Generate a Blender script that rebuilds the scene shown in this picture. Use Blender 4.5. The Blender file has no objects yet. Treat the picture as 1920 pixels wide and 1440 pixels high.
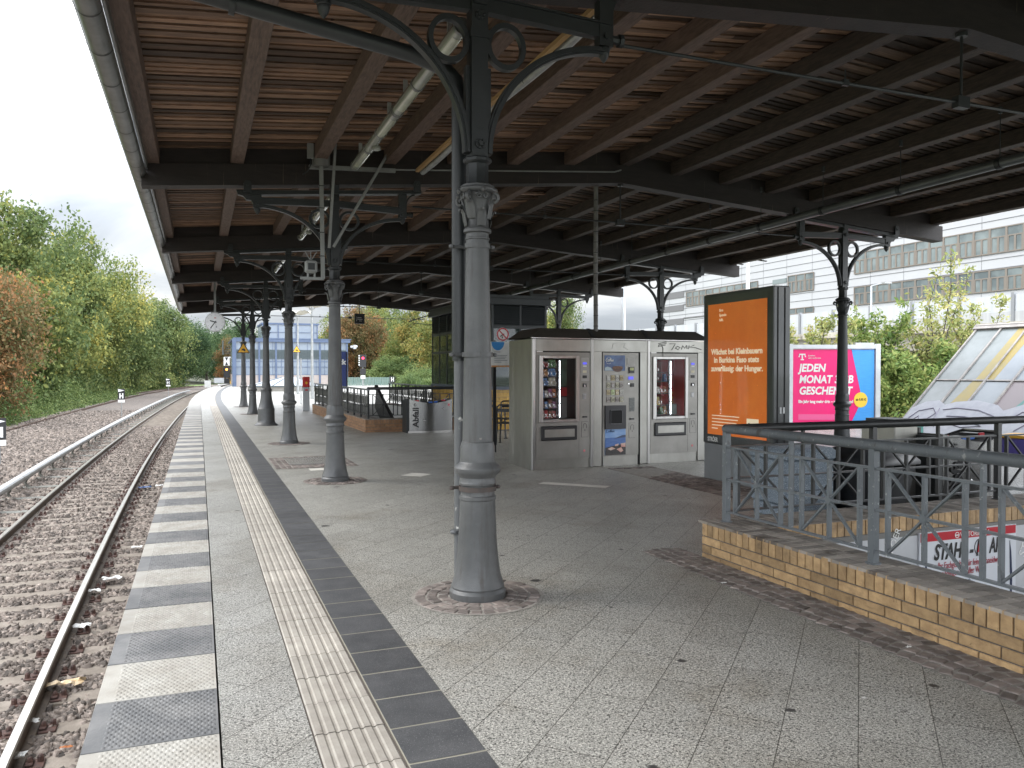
import bpy, math, random
import numpy as np
from math import radians as R, sin, cos, pi
random.seed(7); rng = np.random.default_rng(7)
sc = bpy.context.scene
COL = sc.collection
# ---------------------------------------------------------------- camera
cam_d = bpy.data.cameras.new('camera'); cam = bpy.data.objects.new('camera', cam_d); COL.objects.link(cam)
cam_d.sensor_width = 36; cam_d.lens = 36*1497.574/1920; cam_d.clip_start = .05; cam_d.clip_end = 3000
cam.location = (0, 0, 1.55); cam.rotation_euler = (R(90-.953), 0, R(-21.405)); sc.camera = cam
# ---------------------------------------------------------------- sky and sun
SUN_EL, SUN_AZ = 48, -62         # azimuth from +Y towards +X
w = bpy.data.worlds.new('World'); sc.world = w; w.use_nodes = True
nt = w.node_tree; nt.nodes.clear(); N = nt.nodes.new; L = nt.links.new
out = N('ShaderNodeOutputWorld'); bg = N('ShaderNodeBackground'); bg.inputs[1].default_value = .12
sky = N('ShaderNodeTexSky'); sky.sky_type = 'NISHITA'; sky.sun_disc = False
sky.sun_elevation = R(SUN_EL); sky.sun_rotation = R(SUN_AZ); sky.air_density = 1.2; sky.dust_density = 2.5
tc = N('ShaderNodeTexCoord'); sep = N('ShaderNodeSeparateXYZ'); L(tc.outputs['Generated'], sep.inputs[0])
def wmath(op, a, b=None, clamp=False):
    n = N('ShaderNodeMath'); n.operation = op; n.use_clamp = clamp
    for i, v in enumerate((a, b)):
        if v is None: continue
        if isinstance(v, (int, float)): n.inputs[i].default_value = v
        else: L(v, n.inputs[i])
    return n.outputs[0]
zz = wmath('MAXIMUM', wmath('ADD', sep.outputs[2], .22), .06)
cb = N('ShaderNodeCombineXYZ'); L(wmath('DIVIDE', sep.outputs[0], zz), cb.inputs[0]); L(wmath('DIVIDE', sep.outputs[1], zz), cb.inputs[1])
nz = N('ShaderNodeTexNoise'); nz.inputs['Scale'].default_value = 1.15; nz.inputs['Detail'].default_value = 6; nz.inputs['Roughness'].default_value = .52; nz.inputs['Distortion'].default_value = .5
L(cb.outputs[0], nz.inputs['Vector'])
rp = N('ShaderNodeValToRGB'); L(nz.outputs[0], rp.inputs[0])
el = rp.color_ramp.elements; el[0].position = .36; el[0].color = (3.9, 4.3, 4.9, 1); el[1].position = .58; el[1].color = (8.2, 8.3, 8.4, 1)
e = el.new(.46); e.color = (5.6, 5.95, 6.5, 1)
hr = N('ShaderNodeMapRange'); hr.interpolation_type = 'SMOOTHSTEP'; hr.inputs[1].default_value = .13; hr.inputs[2].default_value = .40; hr.inputs[3].default_value = .34; hr.inputs[4].default_value = 1.45; L(sep.outputs[2], hr.inputs[0])
# sky brightness added out of view, behind and right, to light under the canopy
dt = N('ShaderNodeVectorMath'); dt.operation = 'DOT_PRODUCT'; L(tc.outputs['Generated'], dt.inputs[0]); dt.inputs[1].default_value = (.50, -.866, 0)
ha = N('ShaderNodeMapRange'); ha.interpolation_type = 'SMOOTHSTEP'; ha.inputs[1].default_value = -.05; ha.inputs[2].default_value = .75; ha.inputs[3].default_value = 0; ha.inputs[4].default_value = 1.15; L(dt.outputs['Value'], ha.inputs[0])
sv = N('ShaderNodeVectorMath'); sv.operation = 'SCALE'; L(rp.outputs[0], sv.inputs[0]); L(wmath('ADD', hr.outputs[0], ha.outputs[0]), sv.inputs[3])
mx = N('ShaderNodeMix'); mx.data_type = 'RGBA'; mx.inputs[0].default_value = .92
L(sky.outputs[0], mx.inputs[6]); L(sv.outputs[0], mx.inputs[7]); L(mx.outputs[2], bg.inputs[0]); L(bg.outputs[0], out.inputs[0])
sd = bpy.data.lights.new('sun', 'SUN'); sd.energy = .7; sd.angle = R(20); sd.color = (1, .96, .9)
so = bpy.data.objects.new('sun', sd); COL.objects.link(so); so.location = (-30, 20, 40)
so.rotation_euler = (R(90-SUN_EL), 0, R(180-SUN_AZ))
vs = sc.view_settings; vs.view_transform = 'Standard'; vs.look = 'None'; vs.gamma = 1; vs.use_curve_mapping = False; vs.exposure = 1.62
try:
    sc.cycles.max_bounces = 8; sc.cycles.diffuse_bounces = 5; sc.cycles.transparent_max_bounces = 12
except Exception: pass
# ---------------------------------------------------------------- materials
MATS = {}
def mat(name, c, rough=.6, metal=0, c2=None, nscale=3, ndetail=5, lo=.35, hi=.65, var=0, bump=0, bscale=20, world=False, vec=None,
        spec=.5, emit=None, estr=1, trans=0, alpha=1, dirt=None, stretch=None, speck=None, coat=0, streak=None):
    """procedural principled material: noise mix c->c2, per-face 'var' brightness, dirt spots, bump"""
    if name in MATS: return MATS[name]
    m = bpy.data.materials.new(name); MATS[name] = m; m.use_nodes = True; t = m.node_tree; n = t.nodes; l = t.links.new
    b = n['Principled BSDF']; b.inputs['Roughness'].default_value = rough; b.inputs['Metallic'].default_value = metal
    b.inputs['Specular IOR Level'].default_value = spec; b.inputs['Alpha'].default_value = alpha
    b.inputs['Transmission Weight'].default_value = trans; b.inputs['Coat Weight'].default_value = coat
    if emit: b.inputs['Emission Color'].default_value = (*emit, 1); b.inputs['Emission Strength'].default_value = estr
    co = n.new('ShaderNodeNewGeometry').outputs['Position'] if world else n.new('ShaderNodeTexCoord').outputs['Object']
    if stretch:
        mp = n.new('ShaderNodeMapping'); mp.inputs['Scale'].default_value = stretch; l(co, mp.inputs[0]); co = mp.outputs[0]
    def noise(s, d=5, r=.6):
        x = n.new('ShaderNodeTexNoise'); x.inputs['Scale'].default_value = s; x.inputs['Detail'].default_value = d; x.inputs['Roughness'].default_value = r; l(co, x.inputs['Vector']); return x.outputs[0]
    def ramp(f, a, bb, ca=(0, 0, 0, 1), cb_=(1, 1, 1, 1)):
        x = n.new('ShaderNodeValToRGB'); x.color_ramp.elements[0].position = a; x.color_ramp.elements[1].position = bb
        x.color_ramp.elements[0].color = ca; x.color_ramp.elements[1].color = cb_; l(f, x.inputs[0]); return x.outputs[0]
    def mixc(f, a, bb, mode='MIX'):
        x = n.new('ShaderNodeMix'); x.data_type = 'RGBA'; x.blend_type = mode
        if isinstance(f, (int, float)): x.inputs[0].default_value = f
        else: l(f, x.inputs[0])
        for i, v in ((6, a), (7, bb)):
            if isinstance(v, tuple): x.inputs[i].default_value = (*v[:3], 1)
            else: l(v, x.inputs[i])
        return x.outputs[2]
    cc = tuple(c)
    if c2 is not None: cc = mixc(ramp(noise(nscale, ndetail), lo, hi), cc, tuple(c2))
    if speck:                                 # (scale, dark colour, light colour, dark threshold, light threshold)
        s, dk, lt, td, tl = speck; nn = noise(s, 2, .5)
        cc = mixc(ramp(nn, td-.03, td+.03, (1, 1, 1, 1), (0, 0, 0, 1)), cc, dk)
        n2 = n.new('ShaderNodeTexNoise'); n2.inputs['Scale'].default_value = s*1.3; n2.inputs['Detail'].default_value = 1; mp2 = n.new('ShaderNodeMapping'); mp2.inputs['Location'].default_value = (7.3, 3.1, 5); l(co, mp2.inputs[0]); l(mp2.outputs[0], n2.inputs['Vector'])
        cc = mixc(ramp(n2.outputs[0], tl-.03, tl+.03), cc, lt)
    if dirt:                                  # (scale, colour, threshold)
        s, dc, th = dirt; cc = mixc(ramp(noise(s, 6, .7), th, th+.06), cc, dc)
    if streak:                                # (mapping scale, colour, threshold, softness): runs and scuffs
        sm, dc, th, sf = streak; mp3 = n.new('ShaderNodeMapping'); mp3.inputs['Scale'].default_value = sm; l(n.new('ShaderNodeNewGeometry').outputs['Position'], mp3.inputs[0])
        x3 = n.new('ShaderNodeTexNoise'); x3.inputs['Scale'].default_value = 1; x3.inputs['Detail'].default_value = 7; x3.inputs['Roughness'].default_value = .65; l(mp3.outputs[0], x3.inputs['Vector'])
        cc = mixc(ramp(x3.outputs[0], th, th+sf), cc, dc)
    if var:
        a = n.new('ShaderNodeAttribute'); a.attribute_name = 'var'
        mr = n.new('ShaderNodeMapRange'); mr.inputs[3].default_value = 1-var; mr.inputs[4].default_value = 1+var; l(a.outputs['Fac'], mr.inputs[0])
        v = n.new('ShaderNodeVectorMath'); v.operation = 'SCALE'
        if isinstance(cc, tuple): v.inputs[0].default_value = cc[:3]
        else: l(cc, v.inputs[0])
        l(mr.outputs[0], v.inputs[3]); cc = v.outputs[0]
    if isinstance(cc, tuple): b.inputs['Base Color'].default_value = (*cc[:3], 1)
    else: l(cc, b.inputs['Base Color'])
    if bump:
        bp = n.new('ShaderNodeBump'); bp.inputs['Strength'].default_value = bump; bp.inputs['Distance'].default_value = .01; l(noise(bscale, 6), bp.inputs['Height']); l(bp.outputs[0], b.inputs['Normal'])
    return m
def lin(r, g, b): return tuple(((x/255)/12.92 if x/255 <= .04045 else ((x/255+.055)/1.055)**2.4) for x in (r, g, b))
# ---------------------------------------------------------------- mesh helper
class MB:
    def __init__(s): s.v = []; s.f = []; s.m = []; s.a = []; s.cm = 0; s.ca = .5
    def face(s, pts):
        i = len(s.v); s.v += [tuple(p) for p in pts]; s.f.append(tuple(range(i, i+len(pts)))); s.m.append(s.cm); s.a.append(s.ca)
    def add(s, vs, fs):
        i = len(s.v); s.v += [tuple(p) for p in vs]
        for f in fs: s.f.append(tuple(i+k for k in f)); s.m.append(s.cm); s.a.append(s.ca)
    def box(s, x0, x1, y0, y1, z0, z1, top=None):
        s.add([(x0,y0,z0),(x1,y0,z0),(x1,y1,z0),(x0,y1,z0),(x0,y0,z1),(x1,y0,z1),(x1,y1,z1),(x0,y1,z1)],
              [(0,3,2,1),(4,5,6,7),(0,1,5,4),(1,2,6,5),(2,3,7,6),(3,0,4,7)])
    def cbox(s, x0, x1, y0, y1, z0, z1, c=.01):
        """box with chamfered edges"""
        X=(x0,x0+c,x1-c,x1); Y=(y0,y0+c,y1-c,y1)
        def ring(ix, iy, z): return [(X[ix],Y[1],z),(X[ix],Y[2],z)]
        def oct_(z, o):
            a=x0+o; b=x1-o; d=y0+o; e_=y1-o; k=c
            return [(a+k,d,z),(b-k,d,z),(b,d+k,z),(b,e_-k,z),(b-k,e_,z),(a+k,e_,z),(a,e_-k,z),(a,d+k,z)]
        rings=[oct_(z0,c),oct_(z0+c,0),oct_(z1-c,0),oct_(z1,c)]
        i=len(s.v); 
        vs=[p for r in rings for p in r]; fs=[tuple(reversed(range(8))), tuple(range(24,32))]
        for k in range(3):
            for j in range(8): fs.append((k*8+j,k*8+(j+1)%8,(k+1)*8+(j+1)%8,(k+1)*8+j))
        s.add(vs,fs)
    def bar(s, p, q, w_, h_, up=(0,0,1)):
        p=np.array(p,float); q=np.array(q,float); d=q-p; d/=np.linalg.norm(d); u=np.array(up,float)
        if abs(d@u)>.98: u=np.array((0,1,0.)) if abs(d[1])<.9 else np.array((1,0,0.))
        a=np.cross(d,u); a/=np.linalg.norm(a); b=np.cross(a,d); a=a*w_/2; b=b*h_/2
        s.add([p-a-b,p+a-b,p+a+b,p-a+b,q-a-b,q+a-b,q+a+b,q-a+b],[(0,1,2,3),(7,6,5,4),(0,4,5,1),(1,5,6,2),(2,6,7,3),(3,7,4,0)])
    def tube(s, pts, r, n=12, cap=True):
        pts=[np.array(p,float) for p in pts]; rs=r if hasattr(r,'__len__') else [r]*len(pts); vs=[]; u=None
        for i,p in enumerate(pts):
            d=pts[min(i+1,len(pts)-1)]-pts[max(i-1,0)]; d/=np.linalg.norm(d)+1e-12
            if u is None:
                u=np.array((0,0,1.)) if abs(d[2])<.9 else np.array((1.,0,0))
            u=u-d*(d@u); u/=np.linalg.norm(u); w2=np.cross(d,u)
            for k in range(n): a=2*pi*k/n; vs.append(p+rs[i]*(cos(a)*u+sin(a)*w2))
        fs=[]
        for i in range(len(pts)-1):
            for k in range(n): fs.append((i*n+k,i*n+(k+1)%n,(i+1)*n+(k+1)%n,(i+1)*n+k))
        if cap: fs.append(tuple(reversed(range(n)))); fs.append(tuple((len(pts)-1)*n+k for k in range(n)))
        s.add(vs,fs)
    def lathe(s, prof, c=(0,0,0), n=24, sq=None):
        vs=[]; fs=[]
        for r,z in prof:
            for k in range(n): a=2*pi*(k+.5)/n; vs.append((c[0]+r*cos(a),c[1]+r*sin(a),c[2]+z))
        for i in range(len(prof)-1):
            for k in range(n): fs.append((i*n+k,i*n+(k+1)%n,(i+1)*n+(k+1)%n,(i+1)*n+k))
        fs.append(tuple(reversed(range(n)))); fs.append(tuple((len(prof)-1)*n+k for k in range(n)))
        s.add(vs,fs)
    def extr(s, poly, axis, a, b):
        """polygon in the plane normal to axis, extruded a..b ; poly 2D coords in remaining axes order"""
        def P(p,t): return {'x':(t,p[0],p[1]),'y':(p[0],t,p[1]),'z':(p[0],p[1],t)}[axis]
        n=len(poly); vs=[P(p,a) for p in poly]+[P(p,b) for p in poly]
        fs=[tuple(range(n)),tuple(reversed(range(n,2*n)))]+[(i,i+n,(i+1)%n+n,(i+1)%n) for i in range(n)]
        s.add(vs,fs)
    def ribbon(s, pts, y0, y1, th):
        """band in the XZ plane with in-plane thickness th, from y0 to y1"""
        P=[np.array(p,float) for p in pts]; o=[];i_=[]
        for k,p in enumerate(P):
            d=P[min(k+1,len(P)-1)]-P[max(k-1,0)]; d/=np.linalg.norm(d); nn=np.array((-d[1],d[0]))*th/2
            o.append(p+nn); i_.append(p-nn)
        closed=np.linalg.norm(P[0]-P[-1])<1e-6
        vs=[];n=len(P)
        for k in range(n): vs+=[(o[k][0],y0,o[k][1]),(o[k][0],y1,o[k][1]),(i_[k][0],y1,i_[k][1]),(i_[k][0],y0,i_[k][1])]
        fs=[]
        for k in range(n-1):
            for j in range(4): fs.append((k*4+j,(k+1)*4+j,(k+1)*4+(j+1)%4,k*4+(j+1)%4))
        if not closed: fs+=[(3,2,1,0),((n-1)*4,(n-1)*4+1,(n-1)*4+2,(n-1)*4+3)]
        s.add(vs,fs)
    def build(s, name, mats, parent=None, loc=None, smooth=35):
        me=bpy.data.meshes.new(name); me.from_pydata([tuple(map(float,p)) for p in s.v],[],s.f)
        mats=mats if isinstance(mats,(list,tuple)) else [mats]
        for m in mats: me.materials.append(m)
        if len(mats)>1: me.polygons.foreach_set('material_index',s.m)
        at=me.attributes.new('var','FLOAT','FACE'); at.data.foreach_set('value',s.a)
        if smooth:
            me.polygons.foreach_set('use_smooth',[True]*len(me.polygons))
            me.set_sharp_from_angle(angle=R(smooth))
        me.update(); o=bpy.data.objects.new(name,me); COL.objects.link(o)
        if parent: o.parent=parent
        if loc: o.location=loc
        return o
def npmesh(name, V, F, mats, var=None, smooth=False, nv=4):
    me=bpy.data.meshes.new(name); nF=len(F)
    me.vertices.add(len(V)); me.vertices.foreach_set('co',V.astype(np.float32).ravel())
    me.loops.add(nF*nv); me.loops.foreach_set('vertex_index',F.astype(np.int32).ravel())
    me.polygons.add(nF); me.polygons.foreach_set('loop_start',np.arange(0,nF*nv,nv,dtype=np.int32))
    try: me.polygons.foreach_set('loop_total',np.full(nF,nv,dtype=np.int32))
    except Exception: pass
    for m in (mats if isinstance(mats,(list,tuple)) else [mats]): me.materials.append(m)
    if var is not None: at=me.attributes.new('var','FLOAT','FACE'); at.data.foreach_set('value',var.astype(np.float32))
    if smooth: me.polygons.foreach_set('use_smooth',[True]*nF)
    me.update(calc_edges=True); return me
def obj(name, me, parent=None, loc=None):
    o=bpy.data.objects.new(name,me); COL.objects.link(o)
    if parent: o.parent=parent
    if loc: o.location=loc
    return o
def tag(o, label=None, cat=None, group=None, kind=None):
    if label: o['label']=label
    if cat: o['category']=cat
    if group: o['group']=group
    if kind: o['kind']=kind
    return o
def thing(name, label, cat, loc=(0,0,0), rz=0, group=None):
    o=bpy.data.objects.new(name,None); COL.objects.link(o); o.location=loc; o.rotation_euler=(0,0,rz); o.empty_display_size=.2
    return tag(o,label,cat,group)
def struct(o): o['kind']='structure'; return o
def copy_tree(o, parent=None):
    c=o.copy(); COL.objects.link(c); c.parent=parent
    for ch in KIDS(o): copy_tree(ch,c)
    return c
def KIDS(o): return [x for x in list(o.children)]
def dup(o, loc, rz=None, label=None, group=None):
    c=copy_tree(o); c.location=loc
    if rz is not None: c.rotation_euler=(0,0,rz)
    if label: c['label']=label
    if group: c['group']=group
    return c
def text(name, s, size, m, parent=None, loc=(0,0,0), rot=(R(90),0,0), align='LEFT', bold=0, shear=0, width=None, ext=.001, lead=1.0, label=None, hscale=1):
    cu=bpy.data.curves.new(name,'FONT'); cu.body=s; cu.size=size; cu.offset=bold; cu.shear=shear; cu.extrude=ext; cu.align_x=align; cu.space_line=lead; cu.resolution_u=3
    t=bpy.data.objects.new(name+'_t',cu); COL.objects.link(t); bpy.context.view_layer.update()
    me=bpy.data.meshes.new_from_object(t.evaluated_get(bpy.context.evaluated_depsgraph_get())); bpy.data.objects.remove(t)
    me.materials.clear(); me.materials.append(m); me.name=name
    co=np.empty(len(me.vertices)*3,np.float32); me.vertices.foreach_get('co',co); co=co.reshape(-1,3)
    if width: co[:,0]*=width/max(1e-6,(co[:,0].max()-co[:,0].min()))
    co[:,0]*=hscale
    me.vertices.foreach_set('co',co.ravel()); me.update()
    o=obj(name,me,parent,loc); o.rotation_euler=rot
    return o
# platform / track curves
def offp(Y): return .00085*np.maximum(0,np.asarray(Y,float)-38)**2
_ty=np.array([-8,0,6,10,15,24,30,41,56,69,82,100,130,160.]); _tx=np.array([-1.62,-1.75,-1.93,-2.05,-2.13,-2.14,-2.1,-1.97,-1.62,-1.25,-.85,.25,3.6,8.2])
_pf=np.polyfit(_ty,_tx,6)
def ctr(Y): return np.polyval(_pf,Y)
def fz(X): t=min(1,max(0,(X-8.9)/1.6)); return .2*t*t*(3-2*t)
EOFF=-.46
# ================================================================ SETTING

m_soil=mat('soil_grass',(.06,.055,.035),.95,c2=(.07,.10,.03),nscale=.35,world=True,lo=.4,hi=.6,bump=.4,bscale=6)
m_ball=mat('ballast_ground',(.185,.156,.137),.95,c2=(.11,.092,.08),nscale=14,ndetail=8,world=True,lo=.38,hi=.6,bump=1.0,bscale=16,dirt=(.5,(.10,.085,.06),.60),speck=(22,(.03,.024,.02),(.32,.27,.24),.38,.66))
def strip_mesh(x0,x1,z,ys,offf,name,m,zz1=None,cross=None):
    b=MB()
    for i in range(len(ys)-1):
        a,c=ys[i],ys[i+1]; oa,oc=float(offf(a)),float(offf(c)); z1=z if zz1 is None else zz1
        b.face([(x0+oa,a,z),(x1+oa,a,z1),(x1+oc,c,z1),(x0+oc,c,z)])
    return b.build(name,m,smooth=0)
g=MB(); g.face([(-900,-300,-1.32),(900,-300,-1.32),(900,1600,-1.32),(-900,1600,-1.32)]); struct(g.build('ground',m_soil,smooth=0))
ys=np.arange(-6,260,3.)
struct(strip_mesh(-7.9,2.4,-1.165,ys,lambda y:ctr(min(y,150))+max(0,y-150)*.2,'ballast_bed',m_ball))
m_verge=mat('verge_grass',(.13,.22,.035),.9,c2=(.09,.12,.04),nscale=1.3,world=True,lo=.35,hi=.6,bump=.8,bscale=9)
m_bank=mat('bank_soil',(.035,.05,.02),.95,c2=(.06,.055,.03),nscale=.6,world=True)
struct(strip_mesh(-10.5,-7.4,-1.155,ys,lambda y:ctr(min(y,150))+max(0,y-150)*.2,'grass_verge',m_verge,zz1=-1.17))
struct(strip_mesh(-60,-10.4,2.2,ys,lambda y:ctr(min(y,150))+max(0,y-150)*.2,'bank',m_bank,zz1=-1.14))

# --- materials of the floor
def floor_mat(name, ang, tile, c, world_speck=90, joint=(.30,.29,.28), base2=None, long=2.0, spots=True, rough=.42):
    m=bpy.data.materials.new(name); m.use_nodes=True; t=m.node_tree; n=t.nodes; l=t.links.new; b=n['Principled BSDF']
    pos=n.new('ShaderNodeNewGeometry').outputs['Position']
    mp=n.new('ShaderNodeMapping'); mp.inputs['Rotation'].default_value=(0,0,ang); l(pos,mp.inputs[0])
    br=n.new('ShaderNodeTexBrick'); br.inputs['Scale'].default_value=1; br.inputs['Mortar Size'].default_value=.0028; br.inputs['Brick Width'].default_value=tile*long; br.inputs['Row Height'].default_value=tile
    br.inputs['Color1'].default_value=(.93,.93,.93,1); br.inputs['Color2'].default_value=(1.04,1.04,1.04,1); br.inputs['Mortar'].default_value=(*joint,1); br.inputs['Mortar Smooth'].default_value=.4
    l(mp.outputs[0],br.inputs['Vector'])
    def noise(s,d=3,off=0,r=.55):
        q=n.new('ShaderNodeMapping'); q.inputs['Location'].default_value=(off,off*.7,off*.3); l(pos,q.inputs[0])
        x=n.new('ShaderNodeTexNoise'); x.inputs['Scale'].default_value=s; x.inputs['Detail'].default_value=d; x.inputs['Roughness'].default_value=r; l(q.outputs[0],x.inputs['Vector']); return x.outputs[0]
    def ramp(f,a,bb,inv=False):
        x=n.new('ShaderNodeMapRange'); x.inputs[1].default_value=a; x.inputs[2].default_value=bb; x.inputs[3].default_value=1 if inv else 0; x.inputs[4].default_value=0 if inv else 1; x.clamp=True; l(f,x.inputs[0]); return x.outputs[0]
    def mx(f,a,bb,mode='MIX'):
        x=n.new('ShaderNodeMix'); x.data_type='RGBA'; x.blend_type=mode
        if isinstance(f,float): x.inputs[0].default_value=f
        else: l(f,x.inputs[0])
        for i,v in ((6,a),(7,bb)):
            if isinstance(v,tuple): x.inputs[i].default_value=(*v,1)
            else: l(v,x.inputs[i])
        return x.outputs[2]
    cc=mx(ramp(noise(1.1,4,3),.35,.68),c,base2 or tuple(v*.84 for v in c))
    cc=mx(ramp(noise(world_speck,2,1),.50,.60),cc,tuple(min(.8,v*1.62) for v in c))
    cc=mx(ramp(noise(world_speck*1.1,2,9),.38,.45,True),cc,tuple(v*.20 for v in c))
    cc=mx(ramp(noise(world_speck*2.2,1,5),.56,.62),cc,tuple(v*.25 for v in c))
    cc=mx(ramp(noise(.9,7,33,.7),.54,.66),cc,(.84,.81,.77),'MULTIPLY')
    cc=mx(ramp(noise(.45,5,20,.65),.50,.74),cc,(.72,.69,.65),'MULTIPLY')      # worn brownish patches
    cc=mx(ramp(noise(9,6,51,.7),.62,.70),cc,(.86,.84,.82),'MULTIPLY')
    if spots:
        for s,th,o in ((1.15,.050,0),(.85,.045,4.2),(1.7,.045,8.1)):
            q=n.new('ShaderNodeMapping'); q.inputs['Location'].default_value=(o,o,0); l(pos,q.inputs[0])
            v=n.new('ShaderNodeTexVoronoi'); v.inputs['Scale'].default_value=s; l(q.outputs[0],v.inputs['Vector'])
            dn=n.new('ShaderNodeMath'); dn.operation='MULTIPLY_ADD'; l(noise(60,2,2),dn.inputs[0]); dn.inputs[1].default_value=.06; l(v.outputs['Distance'],dn.inputs[2])
            cc=mx(ramp(dn.outputs[0],th+.02,th+.035,True),cc,(.045,.043,.042))
    cc=mx(1.0,cc,br.outputs['Color'],'MULTIPLY'); l(cc,b.inputs['Base Color'])
    rr=n.new('ShaderNodeMapRange'); rr.inputs[3].default_value=rough-.12; rr.inputs[4].default_value=rough+.2; l(noise(2.3,5,30),rr.inputs[0]); l(rr.outputs[0],b.inputs['Roughness'])
    bp=n.new('ShaderNodeBump'); bp.inputs['Strength'].default_value=.35; bp.inputs['Distance'].default_value=.004; l(br.outputs['Fac'],bp.inputs['Height']); bp.invert=True; l(bp.outputs[0],b.inputs['Normal'])
    return m
m_floor=floor_mat('terrazzo_floor',R(-45),.305,(.35,.343,.312))
m_strip=floor_mat('terrazzo_strip',R(-45),.305,(.345,.34,.315),spots=True)
m_pave=mat('street_paving',(.42,.41,.40),.8,c2=(.34,.33,.32),nscale=.8,world=True,bump=.2,bscale=8)
m_conc=mat('platform_concrete',(.22,.21,.19),.85,c2=(.13,.12,.105),nscale=2.2,world=True,bump=.3,bscale=10,dirt=(1.2,(.07,.06,.05),.6))
# floor cells with the two stairwell openings left out
ST1=(4.28,9.6,-4.6,5.15); ST2=(4.27,6.55,20.35,29.8)
b=MB(); xs=[1.085,2,3.0,ST1[0],5.4,ST2[1],7.6,8.9,9.25,9.6,9.95,10.5,13.5,17,22,28]; yy=[-8,ST1[2],-1,2,ST1[3],9,14,ST2[2],25,ST2[3],34,38]+[42,46,50,55,60,66,72,78,84,92,100]
for i in range(len(yy)-1):
    for j in range(len(xs)-1):
        x0,x1,y0,y1=xs[j],xs[j+1],yy[i],yy[i+1]; cx,cy=(x0+x1)/2,(y0+y1)/2
        if any(s[0]<cx<s[1] and s[2]<cy<s[3] for s in (ST1,ST2)): continue
        oa,oc=(float(offp(y0)),float(offp(y1))) if j==0 else (0,0)
        if j==0 and float(offp(y1))>.9: oa,oc=min(oa,.9),min(oc,.9)
        b.face([(x0+oa,y0,fz(x0)),(x1,y0,fz(x1)),(x1,y1,fz(x1)),(x0+oc,y1,fz(x0))])
struct(b.build('platform_floor',m_floor,smooth=30))
ysp=np.concatenate([np.arange(-6,38,2.),np.arange(38,100,1.5)])
struct(strip_mesh(.08,.44,0,ysp,offp,'paved_strip',m_strip))
# body and edge face of the platform
b=MB()
for i in range(len(ysp)-1):
    a,c=ysp[i],ysp[i+1]; oa,oc=float(offp(a)),float(offp(c))
    b.face([(EOFF+.12+oa,a,-.09),(EOFF+.12+oc,c,-.09),(EOFF+.12+oc,c,-1.3),(EOFF+.12+oa,a,-1.3)])
    b.face([(EOFF+.12+oa,a,-.09),(EOFF+.54+oa,a,-.09),(EOFF+.54+oc,c,-.09),(EOFF+.12+oc,c,-.09)])
struct(b.build('platform_edge_wall',m_conc,smooth=0))
# edge plates: alternate light and dark slabs with studs
m_pl=mat('light_edge_plate',(.385,.37,.335),.75,c2=(.30,.28,.245),nscale=5,world=True,dirt=(9,(.10,.09,.08),.68),bump=.2,bscale=60,var=.12)
m_pd=mat('dark_edge_plate',(.105,.107,.110),.6,c2=(.18,.178,.175),nscale=4,world=True,dirt=(9,(.30,.29,.28),.70),bump=.2,bscale=60,var=.18)
b=MB(); y=3.606-.527*9; k=1
studs=[]
while y<96:
    y0,y1=y+.003,y+.524; oa,oc=float(offp(y0)),float(offp(y1)); b.cm=(k+1)%2; b.ca=random.random()
    X0,X1=EOFF,.075
    v=[(X0+oa,y0),(X1+oa,y0),(X1+oc,y1),(X0+oc,y1)]; zt=.004*random.random()
    b.add([(p[0],p[1],-.09) for p in v]+[(p[0],p[1],-.012) for p in v]+[(p[0]+(.006 if i in (0,3) else -.004),p[1]+(.004 if i<2 else -.004),zt) for i,p in enumerate(v)],
          [(3,2,1,0),(0,1,5,4),(1,2,6,5),(2,3,7,6),(3,0,4,7),(4,5,9,8),(5,6,10,9),(6,7,11,10),(7,4,8,11),(8,9,10,11)])
    if y<13 and y>2.4:
        for r_ in range(20):
            for c_ in range(16): studs.append((X0+.085+c_*.0275+(.0137 if r_%2 else 0),y0+.025+r_*.025,zt,(k+1)%2))
    y+=.527; k+=1
struct(b.build('platform_edge_plates',[m_pl,m_pd],smooth=30))
S=np.array(studs); n=len(S); hx=np.array([(-1,-1,0),(1,-1,0),(1,1,0),(-1,1,0),(-.5,-.5,1),(.5,-.5,1),(.5,.5,1),(-.5,.5,1)],float)
V=(S[:,None,:3]+hx[None]*np.array([.0085,.0085,.0045])).reshape(-1,3); q=np.array([(4,5,6,7),(0,1,5,4),(1,2,6,5),(2,3,7,6),(3,0,4,7)])
F=(np.arange(n)[:,None,None]*8+q[None]).reshape(-1,4)
me=npmesh('edge_plate_studs',V,F,[m_pl,m_pd],np.repeat(rng.random(n),5)); me.polygons.foreach_set('material_index',np.repeat(S[:,3].astype(np.int32),5)); struct(obj('edge_plate_studs',me))
# ribbed guidance strip
m_rib=mat('ribbed_tile',(.385,.355,.31),.7,c2=(.30,.27,.235),nscale=7,world=True,dirt=(14,(.16,.13,.11),.66),var=.10,bump=.2,bscale=60)
m_grt=mat('tile_joint',(.12,.10,.085),.9)
b=MB(); prof=[]; x=.445; nr=6; pit=.31/nr
for i in range(nr): prof+=[(x+i*pit+.003,-.003),(x+i*pit+.010,.003),(x+i*pit+pit-.014,.003),(x+i*pit+pit-.006,-.003)]
y=2.45-.33*12
while y<95:
    y0,y1=y+.003,y+.327; oa,oc=float(offp(y0)),float(offp(y1)); b.ca=random.random(); dz=random.uniform(-.001,.001)
    vs=[(p[0]+oa,y0,p[1]+dz) for p in prof]+[(p[0]+oc,y1,p[1]+dz) for p in prof]; m_=len(prof)
    b.add(vs,[(i,i+1,i+1+m_,i+m_) for i in range(m_-1)]); y+=.33
struct(b.build('tactile_paving',m_rib,smooth=0))
struct(strip_mesh(.44,1.09,-.0055,ysp,offp,'paving_bedding',m_grt))
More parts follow.
